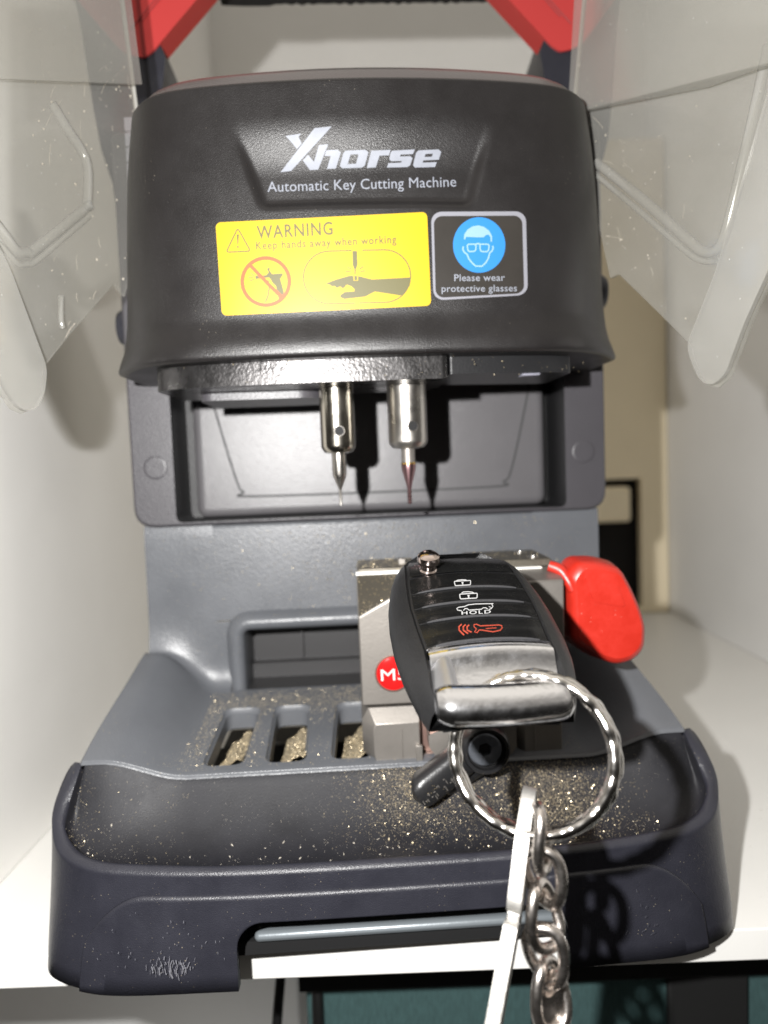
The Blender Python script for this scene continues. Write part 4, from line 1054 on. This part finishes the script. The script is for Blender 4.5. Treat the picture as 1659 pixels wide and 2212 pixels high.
# ------------------------------------------------------------------ brass shavings
rnd = random.Random(21)
from mathutils.bvhtree import BVHTree
_N, _K = 151, 27
_dv = [deck(i / 150, j / 26) for j in range(27) for i in range(151)]
_bvh = BVHTree.FromPolygons(_dv, [(j * 151 + i, j * 151 + i + 1, (j + 1) * 151 + i + 1, (j + 1) * 151 + i) for j in range(26) for i in range(150)])
def zdeck(x, y):
    h_ = _bvh.ray_cast(Vector((x, y, .2)), Vector((0, 0, -1)))[0]
    return h_.z if h_ is not None else None
chips = MB()
def chip(p, size, mat_=0, flat=.5):
    a = Vector((rnd.gauss(0, 1), rnd.gauss(0, 1), rnd.gauss(0, 1) * flat)).normalized(); c_ = a.orthogonal().normalized(); c_ = (Matrix.Rotation(rnd.uniform(0, 6.28), 3, a) @ c_); d_ = a.cross(c_)
    if mat_ == 0 and rnd.random() < .35: mat_ = 3
    s1_, s2_ = size * rnd.uniform(.5, 1.2), size * rnd.uniform(.2, .7)
    q_ = [p + c_ * s1_, p + d_ * s2_, p - c_ * s1_ + a * s2_ * .3, p - d_ * s2_ * rnd.uniform(.3, 1)]
    t_ = p + a * s2_ * .6
    chips.add(q_ + [t_], [(0, 1, 4), (1, 2, 4), (2, 3, 4), (3, 0, 4), (3, 2, 1, 0)], mat_)
def fl(x, y): return traypt(x, (y, .0734 + (y - .042) * .2, 0))[2]
def scat(n, xr, yr, fnz, size, prob=None, mat_=0):
    k = 0; tries = 0
    while k < n and tries < n * 12:
        tries += 1; x = rnd.uniform(*xr); y = rnd.uniform(*yr)
        if prob and rnd.random() > prob(x, y): continue
        z = fnz(x, y)
        if z is None: continue
        chip(Vector((x, y, z + size * .25)), size * rnd.uniform(.5, 1.25) , mat_); k += 1
gs = lambda x, y, cx, cy, sx, sy: math.exp(-((x - cx) / sx) ** 2 - ((y - cy) / sy) ** 2)
from mathutils import noise as mn
# deck round the clamp and to the right of the lever
scat(3600, (-.02, .115), (.008, .040), zdeck, .00050, lambda x, y: min(1, gs(x, y, .012, .036, .022, .012) + 1.2 * gs(x, y, .068, .030, .022, .010) + .25 * gs(x, y, .08, .018, .03, .012)))
scat(14000, (-.03, .125), (.006, .040), zdeck, .00026, lambda x, y: min(1, gs(x, y, .012, .036, .024, .013) + 1.2 * gs(x, y, .068, .031, .022, .011)))
scat(1300, (-.14, .14), (.004, .039), zdeck, .00020, lambda x, y: .25 + .75 * mn.noise(Vector((x * 45, y * 90, 1))), 1)
scat(420, (-.139, -.09), (.006, .04), zdeck, .00034, lambda x, y: .2 + gs(x, y, -.138, .028, .006, .02))
scat(46, (-.13, .1), (.003, .03), zdeck, .0008, lambda x, y: gs(x, y, -.05, .008, .08, .012), 1)
inslot = lambda x, y: any(lerp(s_[0], s_[1], (y - .0452) / .0493) + .0005 < x < lerp(s_[0], s_[1], (y - .0452) / .0493) + s_[2] - .0005 for s_ in slots) and .0455 < y < .0942
scat(9000, (-.125, .09), (.042, .112), lambda x, y: None if inslot(x, y) else fl(x, y), .00032,
     lambda x, y: min(1, .10 + gs(x, y, -.098, .07, .012, .03) + .8 * gs(x, y, -.07, .1, .03, .008) + .7 * gs(x, y, -.02, .1, .03, .014) + .5 * gs(x, y, -.0655, .065, .004, .02)))
scat(1300, (-.12, .12), (.1200, .1206), lambda x, y: rnd.uniform(.130, .178), .00045, lambda x, y: .10 + gs(x, y, -.005, .12, .045, 1))
scat(190, (-.082, .06), (.1155, .120), lambda x, y: .1285 - .5 * (y - .1155), .00030)
scat(120, (-.11, .11), (.122, .124), lambda x, y: .1794, .0003)
for s_ in slots[:3]:                                    # heaps lying in the slots
    xa = s_[0]; hp = MB()
    def heap(u, v, xa=xa): 
        x = lerp(xa + .0035 + .003 * v, xa + .0185, u); y = lerp(.046, .092, v); return (x, y, .0652 + .0100 * sm(-.1, .8, u + .10 * math.sin(v * 7 + xa * 300)) * (1 - .35 * v) + .0007 * math.sin(u * 9 + v * 8) + .0003 * math.sin(u * 31 - v * 23))
    chips.grid(heap, [i / 16 for i in range(17)], [i / 24 for i in range(25)], 2)
    for k in range(1500):
        u, v = rnd.random(), rnd.random() ** 1.4; chip(Vector(heap(u, v)) + Vector((0, 0, .0002)), .0004)
# on the clamp
for k in range(360):
    u = rnd.random(); x = lerp(-.0108, .019, u); t = rnd.random(); z0 = interp([(-.0109, .1404), (.0054, .1494), (.0195, .1535)], x)
    chip(Vector((x, lerp(.0450, .0564, t), lerp(z0, .1577, t) + .0002)), .00035)
scat(260, (-.0108, .0175), (.061, .09), lambda x, y: .1604, .0004)
scat(120, (.046, .083), (.061, .095), lambda x, y: .1614, .00035)
scat(120, (-.008, .016), (.0435, .049), lambda x, y: .0905 + (y - .0435) * 1.2, .0003)
scat(150, (-.115, .115), (.036, .05), lambda x, y: None, .0003)
for k in range(70):                                     # specks under the head
    x = rnd.uniform(-.09, .1); chip(Vector((x, yh(x, .265) + rnd.uniform(.006, .014), rnd.uniform(.2470, .2560))), .00045)
br = chips.build('brass_shavings', [M['brass'], M['crumb'], M['brassmat'], M['brass_pale']], None, ang=20)
br.location = (MX, MY, 0); br.rotation_euler = (0, 0, MA)
tag(br, 'fine brass shavings scattered over the tray, slots, clamp and deck', 'shavings', kind='stuff')
